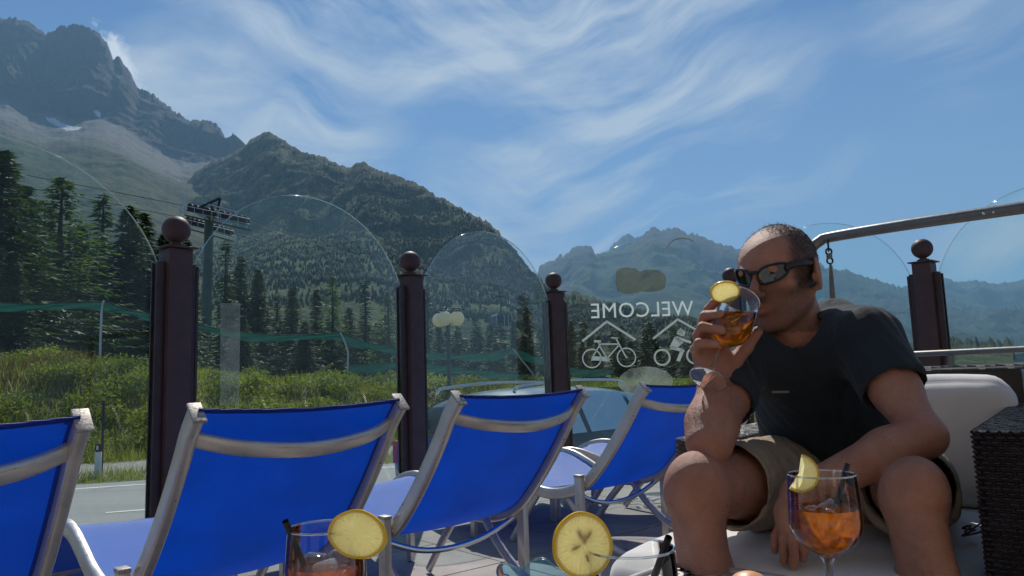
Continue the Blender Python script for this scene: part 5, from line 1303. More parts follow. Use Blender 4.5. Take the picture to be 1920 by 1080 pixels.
ca = (P(942, 557, 82) - gc); mb_ = MB(); mb_.sweep([(0, 0, 1.0), (.05, 0, ca.z * .7), (0, 0, ca.z + .05)], .06, seg=8); mb_.build('hanger', 'dark_steel', gd); mb_ = MB(); mb_.box((0, 0, ca.z + .05), (.9, .2, .22)); mb_.build('grip', 'dark_steel', gd, smooth=False)

# ------------------------------------------------------------------ parked car behind the glass
co = Vector((-.72, 7.0, ROADZ)); ca_ = math.atan2(.72, .70)
car = empty('parked_car', tuple(co), ca_, label='blue grey estate car with silver roof rails parked beyond the glass fence', cat='car')
# local x forward from rear bumper, y to the car's left, z up
W2 = .83
st = [  # x, bottom z, sill half width, belt z, belt half width, roof z (or None), roof half width
    (0.00, .42, .62, .70, .70, .72, .60), (.06, .30, .74, .88, .79, .92, .68), (.30, .26, .80, .92, .83, 1.30, .60), (.62, .25, .82, .93, .84, 1.385, .60),
    (1.20, .24, .83, .93, .85, 1.415, .60), (1.90, .24, .83, .93, .85, 1.405, .60), (2.35, .24, .83, .93, .85, 1.36, .59), (2.75, .24, .83, .93, .84, 1.16, .63),
    (3.12, .24, .82, .93, .83, .965, .70), (3.50, .25, .80, .88, .80, .925, .64), (3.85, .26, .76, .80, .76, .84, .58), (4.05, .30, .66, .66, .68, .70, .50), (4.12, .36, .58, .56, .60, .58, .45)]
vs = []; m_ = 14
for x, zb, ws, zl, wb_, zr, wr in st:
    half = [(0, zb), (ws * .9, zb), (ws, zb + .10), (wb_, (zb + zl) / 2 + .05), (wb_, zl), (wr + (wb_ - wr) * .45, zl + (zr - zl) * .55), (wr, zr - .03), (0, zr + .015)]
    ring_ = [(x, y, z) for y, z in half] + [(x, -y, z) for y, z in half[-2:0:-1]]
    vs += ring_
m_ = 14; fs = [tuple(range(m_ - 1, -1, -1))]
for i in range(len(st) - 1):
    for k in range(m_): fs.append((i * m_ + k, i * m_ + (k + 1) % m_, (i + 1) * m_ + (k + 1) % m_, (i + 1) * m_ + k))
fs.append(tuple((len(st) - 1) * m_ + k for k in range(m_)))
mb_ = MB(); mb_.raw(vs, fs); me_ = mb_.mesh('body', True, 50); me_.materials.append(MATS['car_paint']); body = link('body', me_, None, car)
sb_ = body.modifiers.new('sub', 'SUBSURF'); sb_.levels = 2; sb_.render_levels = 2
def side_glass(sy, pts, nm='window'):
    mb_ = MB(); lo = [(x, sy * (y + .010), z) for x, y, z in pts]; mb_.raw(lo, [tuple(range(len(lo)))]); mb_.build(nm, 'car_glass', car, smooth=False)
for sy in (-1, 1):
    side_glass(sy, [(.45, .815, .97), (.50, .665, 1.26), (.80, .63, 1.325), (1.15, .63, 1.34), (1.15, .815, .97)])
    side_glass(sy, [(1.22, .815, .97), (1.22, .63, 1.345), (1.95, .63, 1.335), (2.0, .815, .97)])
    side_glass(sy, [(2.06, .815, .97), (2.02, .63, 1.33), (2.32, .635, 1.29), (2.86, .80, .985)])
    mb_ = MB(); mb_.sweep(catmull([(.45, sy * .55, 1.375), (.55, sy * .55, 1.425), (1.2, sy * .555, 1.462), (1.9, sy * .55, 1.452), (2.10, sy * .55, 1.43), (2.18, sy * .55, 1.395)], 6), .018, seg=8); mb_.build('roof_rail', 'chrome', car)
    mb_ = MB(); mb_.box((2.62, sy * .93, 1.0), (.10, .17, .12), bevel=.03); mb_.build('mirror', 'car_paint', car)
    mb_ = MB(); mb_.sphere((3.98, sy * .55, .66), (.10, .14, .08), 16, 10); mb_.build('headlight', 'chrome', car)
    mb_ = MB(); mb_.box((.04, sy * .66, .82), (.06, .14, .22), bevel=.02); mb_.build('tail_light', 'petal_red', car)
    for x in (.72, 3.28):
        w_ = empty('wheel', (x, sy * .76, .31)); w_.parent = car
        rot = Matrix.Rotation(PI / 2, 3, 'X'); a_ = MB(); a_.lathe([(.20, -.10), (.30, -.10), (.315, -.07), (.315, .07), (.30, .10), (.20, .10)], (0, 0, 0), rot, seg=28); a_.build('tyre', 'car_rubber', w_)
        a_ = MB(); a_.lathe([(.02, .09), (.12, .07), (.19, .095), (.205, .095), (.205, -.09), (.02, -.09)], (0, 0, 0), rot, seg=20, cap0=True); a_.build('rim', 'aluminium', w_)
mb_ = MB(); mb_.raw([(2.46, -.56, 1.325), (2.46, .56, 1.325), (3.05, .64, 1.005), (3.05, -.64, 1.005)], [(0, 1, 2, 3)]); ws_ = mb_.build('windscreen', 'car_glass', car, smooth=False)
for v in ws_.data.vertices: v.co += Vector((.035, 0, .045))
mb_ = MB(); mb_.raw([(.10, -.6, .98), (.10, .6, .98), (.24, .55, 1.22), (.24, -.55, 1.22)], [(0, 3, 2, 1)]); rw_ = mb_.build('rear_window', 'car_glass', car, smooth=False)
for v in rw_.data.vertices: v.co += Vector((-.02, 0, .03))
mb_ = MB(); mb_.box((-.02, 0, .60), (.02, .46, .11), bevel=.004); mb_.build('number_plate', 'white_paint', car)
# ------------------------------------------------------------------ the seated man
def smin(a, b, k):
    h = np.clip(0.5 + 0.5 * (b - a) / k, 0, 1); return b * (1 - h) + a * h - k * h * (1 - h)
class SDF:
    """signed distance field of blended tapered limbs and ellipsoids, meshed region by region"""
    def __init__(s): s.p = []
    grp = 0
    def cap(s, a, ra, b, rb, k=.015, sub=False): s.p.append(('c', np.array(a, float), ra, np.array(b, float), rb, k, sub, s.grp)); return s
    def ell(s, c, r, rot=None, k=.012, sub=False):
        s.p.append(('e', np.array(c, float), np.array(r, float), np.array(rot if rot is not None else Matrix.Identity(3), float), None, k, sub, s.grp)); return s
    def chain(s, pts, rad, k=.006):
        for i in range(len(pts) - 1): s.cap(pts[i], rad[i], pts[i + 1], rad[i + 1], k)
        return s
    def bounds(s, q):
        if q[0] == 'c': r_ = max(q[2], q[4]); return np.minimum(q[1], q[3]) - r_, np.maximum(q[1], q[3]) + r_
        r_ = max(q[2]); return q[1] - r_, q[1] + r_
    def evaluate(s, lo, hi, vox):
        ids = sorted({q[7] for q in s.p}); out_ = None
        for gi in ids:
            D, l0 = s.evaluate1(lo, hi, vox, gi); out_ = D if out_ is None else smin(out_, D, .0035)
        return out_, l0
    def evaluate1(s, lo, hi, vox, gi):
        lo = np.array(lo, float); hi = np.array(hi, float); n = np.ceil((hi - lo) / vox).astype(int) + 1
        D = np.full(n, .06, np.float32)
        for q in s.p:
            if q[7] != gi: continue
            k = q[5]; bl, bh = s.bounds(q); mg = .03 + k
            i0 = np.clip(np.floor((bl - mg - lo) / vox).astype(int), 0, n); i1 = np.clip(np.ceil((bh + mg - lo) / vox).astype(int) + 1, 0, n)
            if (i1 <= i0).any(): continue
            ax = [(lo[d] + vox * np.arange(i0[d], i1[d])).astype(np.float32) for d in range(3)]
            X, Y, Z = np.meshgrid(*ax, indexing='ij', sparse=True)
            if q[0] == 'c':
                a, ra, b, rb = q[1:5]; ab = b - a; L2 = max(float(ab @ ab), 1e-9)
                h = np.clip(((X - a[0]) * ab[0] + (Y - a[1]) * ab[1] + (Z - a[2]) * ab[2]) / L2, 0, 1)
                d = np.sqrt((X - a[0] - h * ab[0]) ** 2 + (Y - a[1] - h * ab[1]) ** 2 + (Z - a[2] - h * ab[2]) ** 2) - (ra + (rb - ra) * h)
            else:
                c, r_, M_ = q[1:4]; x, y, z = X - c[0], Y - c[1], Z - c[2]
                lx_ = (M_[0, 0] * x + M_[1, 0] * y + M_[2, 0] * z) / r_[0]; ly_ = (M_[0, 1] * x + M_[1, 1] * y + M_[2, 1] * z) / r_[1]; lz_ = (M_[0, 2] * x + M_[1, 2] * y + M_[2, 2] * z) / r_[2]
                k0 = np.sqrt(lx_ ** 2 + ly_ ** 2 + lz_ ** 2); k1 = np.sqrt((lx_ / r_[0]) ** 2 + (ly_ / r_[1]) ** 2 + (lz_ / r_[2]) ** 2)
                d = k0 * (k0 - 1) / np.maximum(k1, 1e-6)
            sl = tuple(slice(i0[d_], i1[d_]) for d_ in range(3)); C = D[sl]
            if q[6]: D[sl] = -smin(-C, d.astype(np.float32), k) if False else np.maximum(C, -d) if k < 1e-4 else -smin(-C, d, k)
            else: D[sl] = smin(C, d, k)
        return D, lo
def grid_mesh(D, lo, vox):
    g_ = openvdb.FloatGrid(.06); g_.copyFromArray(np.ascontiguousarray(D)); p, t3, q = g_.convertToPolygons(0.0, 0.0) if False else (None, None, None)
    p, q = g_.convertToQuads(0.0); p = p * vox + lo
    return p, np.array(q)[:, ::-1]
def region_mesh(sdf, regions):
    """regions: list of (lo, hi, vox, holes); faces whose centre lies in a hole box are dropped"""
    PV_, PF = [], []; off = 0
    for lo, hi, vox, holes in regions:
        D, l0 = sdf.evaluate(np.array(lo) - vox * 3, np.array(hi) + vox * 3, vox); p, q = grid_mesh(D, l0, vox)
        c = p[q].mean(1); keep = np.all((c >= np.array(lo)) & (c <= np.array(hi)), 1)
        for hl, hh in holes: keep &= ~np.all((c > np.array(hl)) & (c < np.array(hh)), 1)
        q = q[keep]; PV_.append(p); PF.append(q + off); off += len(p)
    p = np.concatenate(PV_); q = np.concatenate(PF)
    used = np.unique(q); remap = np.full(len(p), -1); remap[used] = np.arange(len(used)); return p[used], remap[q]
def smooth_np(p, q, it=2, lam=.5):
    n = len(p); e = np.concatenate([q[:, [0, 1]], q[:, [1, 2]], q[:, [2, 3]], q[:, [3, 0]]]); e = np.concatenate([e, e[:, ::-1]])
    cnt = np.bincount(e[:, 0], minlength=n)[:, None]
    for _ in range(it):
        s_ = np.stack([np.bincount(e[:, 0], weights=p[e[:, 1], d], minlength=n) for d in range(3)], 1); p = p + lam * (s_ / np.maximum(cnt, 1) - p)
    return p
V3 = lambda v: np.array(v, float)
def pp_(px, py, Y): return V3(P(px, py, Y))

man = empty('person', (.70, 1.55, .45), label='man in dark T-shirt and sunglasses leaning forward on the sofa, drinking', cat='person'); mo = V3(man.location)

# joints
HC = pp_(1460, 519, 1.53); NB = pp_(1508, 628, 1.55)
SHL, SHR = pp_(1622, 638, 1.41), pp_(1398, 668, 1.53)
ELL, ELR = pp_(1732, 818, 1.26), pp_(1330, 828, 1.33)
WRL, WRR = pp_(1497, 925, 1.28), pp_(1340, 722, 1.41)
PEL = np.array([.735, 1.68, .515]); HIPL = np.array([.80, 1.60, .505]); HIPR = np.array([.655, 1.70, .505])
KNL, KNR = pp_(1712, 925, 1.19), pp_(1304, 915, 1.30)
ANL, ANR = np.array([.66, 1.13, .09]), np.array([.33, 1.24, .09])

yaw = math.atan2(-.67, -.74)          # where the face points, seen from above
fwd = Vector((math.cos(yaw), math.sin(yaw), 0)); pitch = R(-10)
fwd = (fwd * math.cos(pitch) + UPV * math.sin(pitch)).normalized(); lft = UPV.cross(fwd).normalized(); upv = fwd.cross(lft)
HM = np.array(Matrix((-lft, fwd, upv)).transposed())      # columns: right, forward, up
HS = .94
def hp(x, y, z): return HC + HM @ (np.array([x, y, z]) * HS)
def hell(s, c, r_, k=.012, sub=False, rot=None):
    M_ = HM if rot is None else HM @ np.array(rot); s.ell(hp(*c), np.array(r_) * HS, M_, k, sub)
B = SDF()
# torso and neck under the shirt
B.cap(PEL, .125, PEL * .45 + NB * .55 + np.array([0, .03, 0]), .125, .03); B.cap(PEL * .5 + NB * .5, .12, NB + np.array([0, .03, -.07]), .078, .03)
B.cap(SHL, .045, NB + np.array([0, .01, -.045]), .045, .03).cap(SHR, .042, NB + np.array([0, .01, -.045]), .045, .03)
B.cap(hp(.0, -.035, -.05), .048, NB + np.array([-.006, 0, 0.0]), .050, .02)
B.cap(hp(.0, -.005, -.085), .040, NB + np.array([-.02, -.02, -.02]), .048, .02)
# arms
B.grp = 1
B.cap(SHL, .050, SHL * .45 + ELL * .55, .040, .02).cap(SHL * .45 + ELL * .55, .040, ELL, .032, .02)
fm = ELL * .72 + WRL * .28; B.cap(ELL, .036, fm, .038, .015).cap(fm, .038, WRL, .025, .02)
B.grp = 2
B.cap(SHR, .046, SHR * .5 + ELR * .5, .040, .02).cap(SHR * .5 + ELR * .5, .040, ELR, .036, .02)
fm = ELR * .68 + WRR * .32; B.cap(ELR, .038, fm, .042, .02).cap(fm, .042, WRR, .028, .02)
# legs
B.grp = 0
for hip, kn, an, lf in ((HIPL, KNL, ANL, .87), (HIPR, KNR, ANR, .95)):
    B.cap(hip, .092, hip * .35 + kn * .65, .065 * lf, .03).cap(hip * .35 + kn * .65, .065 * lf, kn, .052 * lf, .02)
    B.ell(kn + np.array([0, -.012, .010]), (.047 * lf, .044 * lf, .054 * lf), None, .025)
    cf = kn * .68 + an * .32 + np.array([0, .028, 0]); B.cap(kn + np.array([0, .005, -.02]), .048 * lf, cf, .045 * lf, .025).cap(cf, .045 * lf, an + np.array([0, .01, .06]), .033, .03)
    B.cap(kn + np.array([0, -.028, -.06]), .030, an + np.array([0, -.015, .05]), .026, .02)
# head
hell(B, (0, -.014, .030), (.074, .097, .084), .01); hell(B, (0, .030, .034), (.063, .064, .058), .02); hell(B, (0, .034, -.028), (.056, .056, .060), .02)
for sx in (-1, 1):
    B.cap(hp(sx * .052, -.002, -.050), .019, hp(sx * .024, .062, -.092), .017, .02); hell(B, (sx * .043, .056, -.018), (.022, .022, .018), .014)
hell(B, (0, .077, -.096), (.021, .018, .017), .014); hell(B, (0, .030, -.068), (.046, .052, .034), .02)
B.cap(hp(-.034, .086, .020), .009, hp(.034, .086, .020), .009, .012)
B.cap(hp(0, .091, .012), .0075, hp(0, .117, -.022), .0095, .008); B.cap(hp(0, .117, -.022), .0095, hp(0, .107, -.030), .009, .006)
for sx in (-1, 1): hell(B, (sx * .012, .104, -.029), (.0075, .010, .0075), .005)
hell(B, (0, .079, -.055), (.028, .018, .022), .012)
B.cap(hp(-.021, .088, -.055), .0042, hp(0, .0985, -.0525), .0058, .004).cap(hp(.021, .088, -.055), .0042, hp(0, .0985, -.0525), .0058, .004)
B.cap(hp(-.019, .087, -.062), .0045, hp(0, .0970, -.0655), .0062, .004).cap(hp(.019, .087, -.062), .0045, hp(0, .0970, -.0655), .0062, .004)
for sx in (-1, 1):
    hell(B, (sx * .032, .098, .002), (.017, .011, .012), .010, sub=True); hell(B, (sx * .031, .078, .002), (.0125, .0125, .0125), .004)
    rot = Matrix.Rotation(sx * R(-22), 3, 'Z') @ Matrix.Rotation(R(-10), 3, 'X')
    hell(B, (sx * .0815, -.014, -.004), (.0075, .0215, .037), .005, rot=rot)
    hell(B, (sx * .0925, -.011, .002), (.0060, .0120, .022), .003, sub=True, rot=rot)
    hell(B, (sx * .079, .001, -.010), (.005, .006, .010), .004)
    B.cap(hp(sx * .075, -.012, -.030), .0075, hp(sx * .073, -.006, -.036), .006, .005)

# right hand holding the glass.  The glass: foot G0, rim centre G1
G0, G1 = pp_(1328, 711, 1.335), pp_(1388, 561, 1.415); GA = (G1 - G0) / np.linalg.norm(G1 - G0); GL = np.linalg.norm(G1 - G0)
def fing(pts, r0, r1, s_=None):
    (B if s_ is None else s_).chain([pp_(*q) for q in pts], list(np.linspace(r0, r1, len(pts))), .0025)
B.grp = 2
palm = [pp_(1326, 690, 1.43), pp_(1330, 655, 1.435), pp_(1328, 625, 1.44)]
B.cap(WRR, .029, pp_(1338, 690, 1.425), .027, .015)
B.cap(pp_(1338, 690, 1.425), .026, pp_(1322, 640, 1.435), .020, .012).cap(pp_(1352, 690, 1.425), .024, pp_(1345, 630, 1.445), .018, .012)
B.cap(pp_(1330, 700, 1.42), .024, pp_(1312, 655, 1.42), .017, .012)
fing([(1336, 625, 1.445), (1322, 598, 1.435), (1329, 580, 1.415), (1340, 566, 1.395)], .0105, .0085)                 # index
fing([(1326, 640, 1.440), (1317, 607, 1.425), (1322, 592, 1.385), (1349, 589, 1.362)], .0110, .0088)                # middle
fing([(1318, 652, 1.432), (1308, 630, 1.410), (1317, 613, 1.362), (1352, 619, 1.350)], .0110, .0086)                # ring
fing([(1312, 668, 1.425), (1303, 655, 1.395), (1310, 643, 1.352), (1343, 645, 1.343)], .0100, .0078)                # little
B.chain([pp_(1350, 700, 1.42), pp_(1374, 682, 1.43), pp_(1398, 652, 1.435), pp_(1421, 621, 1.428)], [.020, .0155, .0125, .0100], .008)   # thumb
# left hand hanging between the knees
B.grp = 1
hb = WRL; B.cap(hb, .026, pp_(1482, 962, 1.265), .024, .014).cap(pp_(1482, 962, 1.265), .024, pp_(1480, 985, 1.255), .020, .012).cap(pp_(1496, 965, 1.275), .020, pp_(1494, 985, 1.27), .017, .012)
for pts, r_ in (([(1492, 985, 1.25), (1503, 1008, 1.235), (1508, 1032, 1.240), (1505, 1047, 1.252)], .0080), ([(1482, 988, 1.25), (1486, 1014, 1.235), (1489, 1043, 1.24), (1487, 1060, 1.25)], .0082),
                ([(1473, 986, 1.258), (1469, 1013, 1.25), (1470, 1038, 1.255), (1470, 1053, 1.262)], .0078), ([(1465, 981, 1.268), (1454, 1004, 1.268), (1452, 1022, 1.272), (1453, 1033, 1.278)], .0070)):
    fing(pts, r_ * 1.1, r_ * .85)
B.chain([pp_(1497, 945, 1.262), pp_(1510, 966, 1.25), pp_(1513, 985, 1.246), pp_(1508, 1000, 1.247)], [.014, .0115, .0100, .0085], .006)
hl, hh = HC - .135, HC + .135; hl[2] = HC[2] - .118
rl_, rh_ = pp_(1335, 640, 1.41) - np.array([.055, .12, .085]), pp_(1335, 640, 1.41) + np.array([.115, .06, .085])
ll, lh = pp_(1490, 1000, 1.26) - np.array([.06, .06, .075]), pp_(1490, 1000, 1.26) + np.array([.06, .06, .075])
bx = ((.15, .95, .05), (1.0, 1.95, 1.10)); v_ = .004
snap = lambda a, v: np.round(np.array(a) / v) * v
hl, hh, rl_, rh_, ll, lh = [snap(q, .004) for q in (hl, hh, rl_, rh_, ll, lh)]
p, q = region_mesh(B, [(bx[0], bx[1], .004, [(hl + .010, hh - .010), (rl_ + .010, rh_ - .010), (ll + .010, lh - .010)]), (hl, hh, .002, []), (rl_, rh_, .0016, [(hl + .006, hh - .006)]), (ll, lh, .0016, [])])
p = smooth_np(p, q, 2, .5)
bme = np_mesh('body', p - mo, q)
# skin tint masks, painted by anatomy: hair stubble on the scalp, beard, lips, body hair
loc = (p - HC) @ HM / HS
d_scalp = np.zeros(len(p)); inh = np.all((p > hl) & (p < hh), 1)
x, y, z = loc[:, 0], loc[:, 1], loc[:, 2]
def ss(a, b, v): t_ = np.clip((v - a) / (b - a), 0, 1); return t_ * t_ * (3 - 2 * t_)
hairline = ss(.045, .005, y - np.clip(z, 0, .1) * .10 - ss(.03, .07, np.abs(x)) * .028 * ss(.09, .04, z)) * ss(-.045, -.015, z + ss(.0, -.04, y) * .02)
hair = hairline * inh * (1 - ss(.0765, .080, np.abs(x)) * ss(.04, .03, z)); crown_thin = 1 - .45 * ss(.075, .11, z)
beard = ss(-.008, -.028, z - np.clip(-(y - .02), 0, .1) * .3) * ss(-.015, .02, y) * inh * (1 - ss(.0, .012, z + .045) * ss(.045, .02, np.abs(x)) * 0)
mous = np.exp(-((z + .043) / .009) ** 2) * ss(.07, .085, y) * ss(.034, .022, np.abs(x)) * inh
lips = np.exp(-((z + .059) / .0075) ** 2) * ss(.082, .090, y) * ss(.024, .016, np.abs(x)) * inh
beard = np.clip(beard + mous, 0, 1) * (1 - np.clip(lips, 0, 1))
vattr(bme, 'hair', hair * crown_thin); vattr(bme, 'beard', beard); vattr(bme, 'lips', np.clip(lips, 0, 1))
m, t, o = newmat('skin')
gp = t.add('ShaderNodeNewGeometry').outputs['Position']; at = lambda n_: t.add('ShaderNodeAttribute', attribute_name=n_).outputs['Fac']
n1_ = t.noise(gp, 22, 5, 0.6); n2_ = t.noise(gp, 900, 2, 0.6); n3_ = t.noise(gp, 160, 4, 0.7)
sk = t.ramp(n1_, [(0.3, (0.42, 0.180, 0.112)), (0.5, (0.49, 0.220, 0.140)), (0.72, (0.56, 0.270, 0.180))])
sk = t.mix(t.math('MULTIPLY', t.ramp(n3_, [(0.5, g(0)), (0.75, g(1))]), 0.25), sk, (0.30, 0.11, 0.07))
sk = t.mix(t.math('MULTIPLY', at('lips'), 0.7), sk, (0.34, 0.10, 0.085))
sp_ = t.ramp(n2_, [(0.35, g(0.25)), (0.6, g(1))])
sk = t.mix(t.math('MULTIPLY', t.math('MULTIPLY', at('beard'), 0.66), sp_), sk, (0.040, 0.028, 0.022))
sk = t.mix(t.math('MULTIPLY', t.math('MULTIPLY', at('hair'), 0.95), t.ramp(n2_, [(0.3, g(0.55)), (0.6, g(1))])), sk, (0.032, 0.025, 0.020))
b = pbsdf(t, o, Roughness=0.46); t.l.new(sk, b.inputs['Base Color']); b.inputs['Subsurface Weight'].default_value = 0.12; b.inputs['Subsurface Radius'].default_value = (.012, .004, .002); b.inputs['Subsurface Scale'].default_value = 1.0
b.inputs['Specular IOR Level'].default_value = 0.5
t.l.new(t.bump(t.math('ADD', t.math('MULTIPLY', n3_, .6), t.math('MULTIPLY', n2_, .5)), 0.9, 0.004), b.inputs['Normal'])
body = link('body', bme, 'skin', man)

# hairs as fine geometry: scalp, stubble, forearms, shins
def vnormals(p, q):
    a_, b_, c_ = p[q[:, 0]], p[q[:, 1]], p[q[:, 2]]; fn = np.cross(b_ - a_, c_ - a_); vn = np.zeros_like(p)
    for k in range(4): np.add.at(vn, q[:, k], fn)
    return vn / np.maximum(np.linalg.norm(vn, axis=1)[:, None], 1e-12)
vn = vnormals(p, q)
cc_ = bme.vertices
def hairs(name, weight, n, lmin, lmax, wid, mat, seed, lean=(0, 0, 0), spread=.35):
    rs = np.random.RandomState(seed); w_ = weight / weight.sum(); i = rs.choice(len(p), n, p=w_)
    b_ = p[i] + rs.randn(n, 3) * .0012; d = vn[i] + np.array(lean) + rs.randn(n, 3) * spread; d /= np.linalg.norm(d, axis=1)[:, None]
    l_ = rs.uniform(lmin, lmax, n)[:, None]; s_ = rs.randn(n, 3); s_ -= d * (s_ * d).sum(1)[:, None]; s_ = s_ / np.linalg.norm(s_, axis=1)[:, None] * wid
    tri_ = np.stack([b_ - s_, b_ + s_, b_ + d * l_], 1) - mo
    o_ = link(name, np_mesh(name, tri_.reshape(-1, 3), np.arange(n * 3).reshape(-1, 3), False), mat, man); o_['kind'] = 'stuff'; return o_
simple('dark_hair', (0.045, 0.034, 0.028), 0.45); simple('body_hair', (0.10, 0.06, 0.035), 0.5)
hairs('hair', np.clip(hair, 0, 1) * (1 - .7 * ss(.08, .11, z)) + 1e-9, 24000, .004, .009, .00042, 'dark_hair', 1, tuple(HM @ np.array([0, .1, .7])), .4)
topm = ss(.065, .085, z) * ss(.035, .015, y) * ss(.055, .03, np.abs(x)) * inh
hairs('hair_tuft', topm + 1e-9, 1500, .008, .016, .0003, 'dark_hair', 2, tuple(HM @ np.array([0, .3, .8])), .3)
hairs('stubble', beard + 1e-9, 7000, .0012, .003, .00028, 'dark_hair', 3, (0, 0, -.5), .5)
def near(a, b, r_): 
    ab = b - a; h = np.clip(((p - a) @ ab) / (ab @ ab), 0, 1); dd_ = np.linalg.norm(p - a - h[:, None] * ab, axis=1); return (dd_ < r_) * (h > .03) * (h < .97)
fw = near(ELR, WRR, .07) + near(ELL, WRL, .06) * .8; lw = near(KNR, ANR, .09) * 1.0 + near(KNL, ANL, .09) + near(KNR, HIPR, .1) * .8
hairs('arm_hair', fw + 1e-9, 9000, .006, .014, .00028, 'body_hair', 4, (0, 0, -.4), .5)
hairs('leg_hair', lw + 1e-9, 15000, .006, .015, .00028, 'body_hair', 5, (0, 0, -.5), .5)

# clothes
def garment(name, sdf, lo, hi, vox, thick, cuts, mat, seed, wr=.0035, wfreq=16, smooth=3):
    D, l0 = sdf.evaluate(lo, hi, vox)
    ax = [l0[d] + vox * np.arange(D.shape[d]) for d in range(3)]; X, Y, Z = np.meshgrid(*ax, indexing='ij', sparse=True)
    D = np.maximum(D, -(D + thick))
    for c_, n_, rad in cuts:
        if isinstance(c_, str):
            a_, b_ = n_; ab = b_ - a_; h = np.clip(((X - a_[0]) * ab[0] + (Y - a_[1]) * ab[1] + (Z - a_[2]) * ab[2]) / (ab @ ab), 0, 1)
            D = np.maximum(D, rad - np.sqrt((X - a_[0] - h * ab[0]) ** 2 + (Y - a_[1] - h * ab[1]) ** 2 + (Z - a_[2] - h * ab[2]) ** 2)).astype(np.float32); continue        # cut away what lies beyond the hem plane, within reach of that opening
        c_, n_ = np.array(c_), np.array(n_) / np.linalg.norm(n_); hd = (X - c_[0]) * n_[0] + (Y - c_[1]) * n_[1] + (Z - c_[2]) * n_[2]
        rr = np.sqrt((X - c_[0]) ** 2 + (Y - c_[1]) ** 2 + (Z - c_[2]) ** 2); D = np.maximum(D, np.minimum(hd, rad - rr)).astype(np.float32)
    p_, q_ = grid_mesh(D.astype(np.float32), l0, vox); p_ = smooth_np(p_, q_, smooth, .5); n_ = vnormals(p_, q_)
    w_ = np.array([0.0] * len(p_)); c1 = wr
    w_ = (fbm(p_[:, 0] * wfreq + p_[:, 2] * 5, p_[:, 1] * wfreq - p_[:, 2] * wfreq * .7, 4, seed, .5, ridged=True) - .62) * 2
    p_ = p_ + n_ * (w_ * wr)[:, None]
    me_ = np_mesh(name, p_ - mo, q_); return link(name, me_, mat, man), p_
T = SDF(); mid = PEL * .45 + NB * .55
T.cap(PEL + np.array([-.01, -.01, -.02]), .142, mid + np.array([-.012, .01, 0]), .138, .03); T.cap(mid + np.array([-.01, 0, 0]), .135, NB + np.array([0, .02, -.075]), .098, .03)
T.cap(SHL, .060, NB + np.array([.01, .01, -.045]), .062, .03).cap(SHR, .054, NB + np.array([-.005, .01, -.045]), .060, .03)
HL_ = SHL * .46 + ELL * .54; HR_ = SHR * .42 + ELR * .58
T.cap(SHL, .061, HL_ + (ELL - SHL) * .12, .058, .02).cap(SHR, .055, HR_ + (ELR - SHR) * .12, .053, .02)
T.cap(pp_(1462, 690, 1.52), .062, pp_(1600, 640, 1.50), .070, .04); T.cap(pp_(1566, 618, 1.62), .062, pp_(1590, 640, 1.56), .066, .04)
T.cap(mid + np.array([-.06, -.06, .03]), .085, PEL + np.array([-.05, -.05, .04]), .10, .03)
m, t, o = newmat('shirt_cloth')
gp = t.add('ShaderNodeNewGeometry').outputs['Position']; nn_ = t.noise(gp, 9, 6, 0.62, 0.8); nf_ = t.noise(gp, 700, 2)
b = pbsdf(t, o, Roughness=0.85); t.l.new(t.ramp(nn_, [(0.3, (0.017, 0.023, 0.029)), (0.7, (0.027, 0.035, 0.042))]), b.inputs['Base Color'])
b.inputs['Sheen Weight'].default_value = 0.12; b.inputs['Sheen Roughness'].default_value = 0.5; b.inputs['Specular IOR Level'].default_value = 0.2
t.l.new(t.bump(t.math('ADD', nn_, t.math('MULTIPLY', nf_, .12)), 0.5, 0.012), b.inputs['Normal'])
neck_c = pp_(1490, 638, 1.50); neck_n = np.array([-.55, -.45, .75])
NSEG = (pp_(1496, 625, 1.50), HC)
shirt, _p = garment('t_shirt', T, (.20, 1.10, .36), (1.02, 1.92, .98), .004, .008,
      [(HL_, ELL - SHL, .15), (HR_, ELR - SHR, .13), ('tube', NSEG, .052), (PEL + np.array([0, 0, -.05]), (0, 0, -1), .3)], 'shirt_cloth', 5, .0075, 12)
mb_ = MB(tuple(mo)); mb_.box(P(1463, 735, 1.385), (.030, .002, .004), Matrix.Rotation(R(-25), 3, 'Z')); mb_.build('chest_print', 'mesh_screen', shirt, smooth=False)
S_h = SDF()
S_h.cap(PEL + np.array([0, -.02, -.01]), .140, PEL + np.array([0, 0, .03]), .138, .03)
for hip, kn, f in ((HIPL, KNL, .72), (HIPR, KNR, .79)):
    e_ = hip * (1 - f) + kn * f; S_h.cap(hip, .102, e_ + (kn - hip) * .12, .074, .03)
ML, MR = HIPL * .30 + KNL * .70, HIPR * .23 + KNR * .77
m, t, o = newmat('shorts_cloth')
gp = t.add('ShaderNodeNewGeometry').outputs['Position']; nn_ = t.noise(t.mapping(gp, scale=(1, 1, 2)), 14, 6, 0.62, 1.0); nf_ = t.noise(gp, 600, 2)
b = pbsdf(t, o, Roughness=0.9); t.l.new(t.ramp(nn_, [(0.3, (0.33, 0.255, 0.185)), (0.7, (0.43, 0.345, 0.26))]), b.inputs['Base Color']); b.inputs['Specular IOR Level'].default_value = 0.2
t.l.new(t.bump(t.math('ADD', nn_, t.math('MULTIPLY', nf_, .12)), 0.6, 0.012), b.inputs['Normal'])
garment('shorts', S_h, (.20, 1.05, .33), (1.02, 1.92, .72), .004, .008, [(ML, KNL - HIPL, .16), (MR, KNR - HIPR, .16), (PEL + np.array([0, 0, .11]), (0, 0, 1), .3)], 'shorts_cloth', 9, .0085, 17)
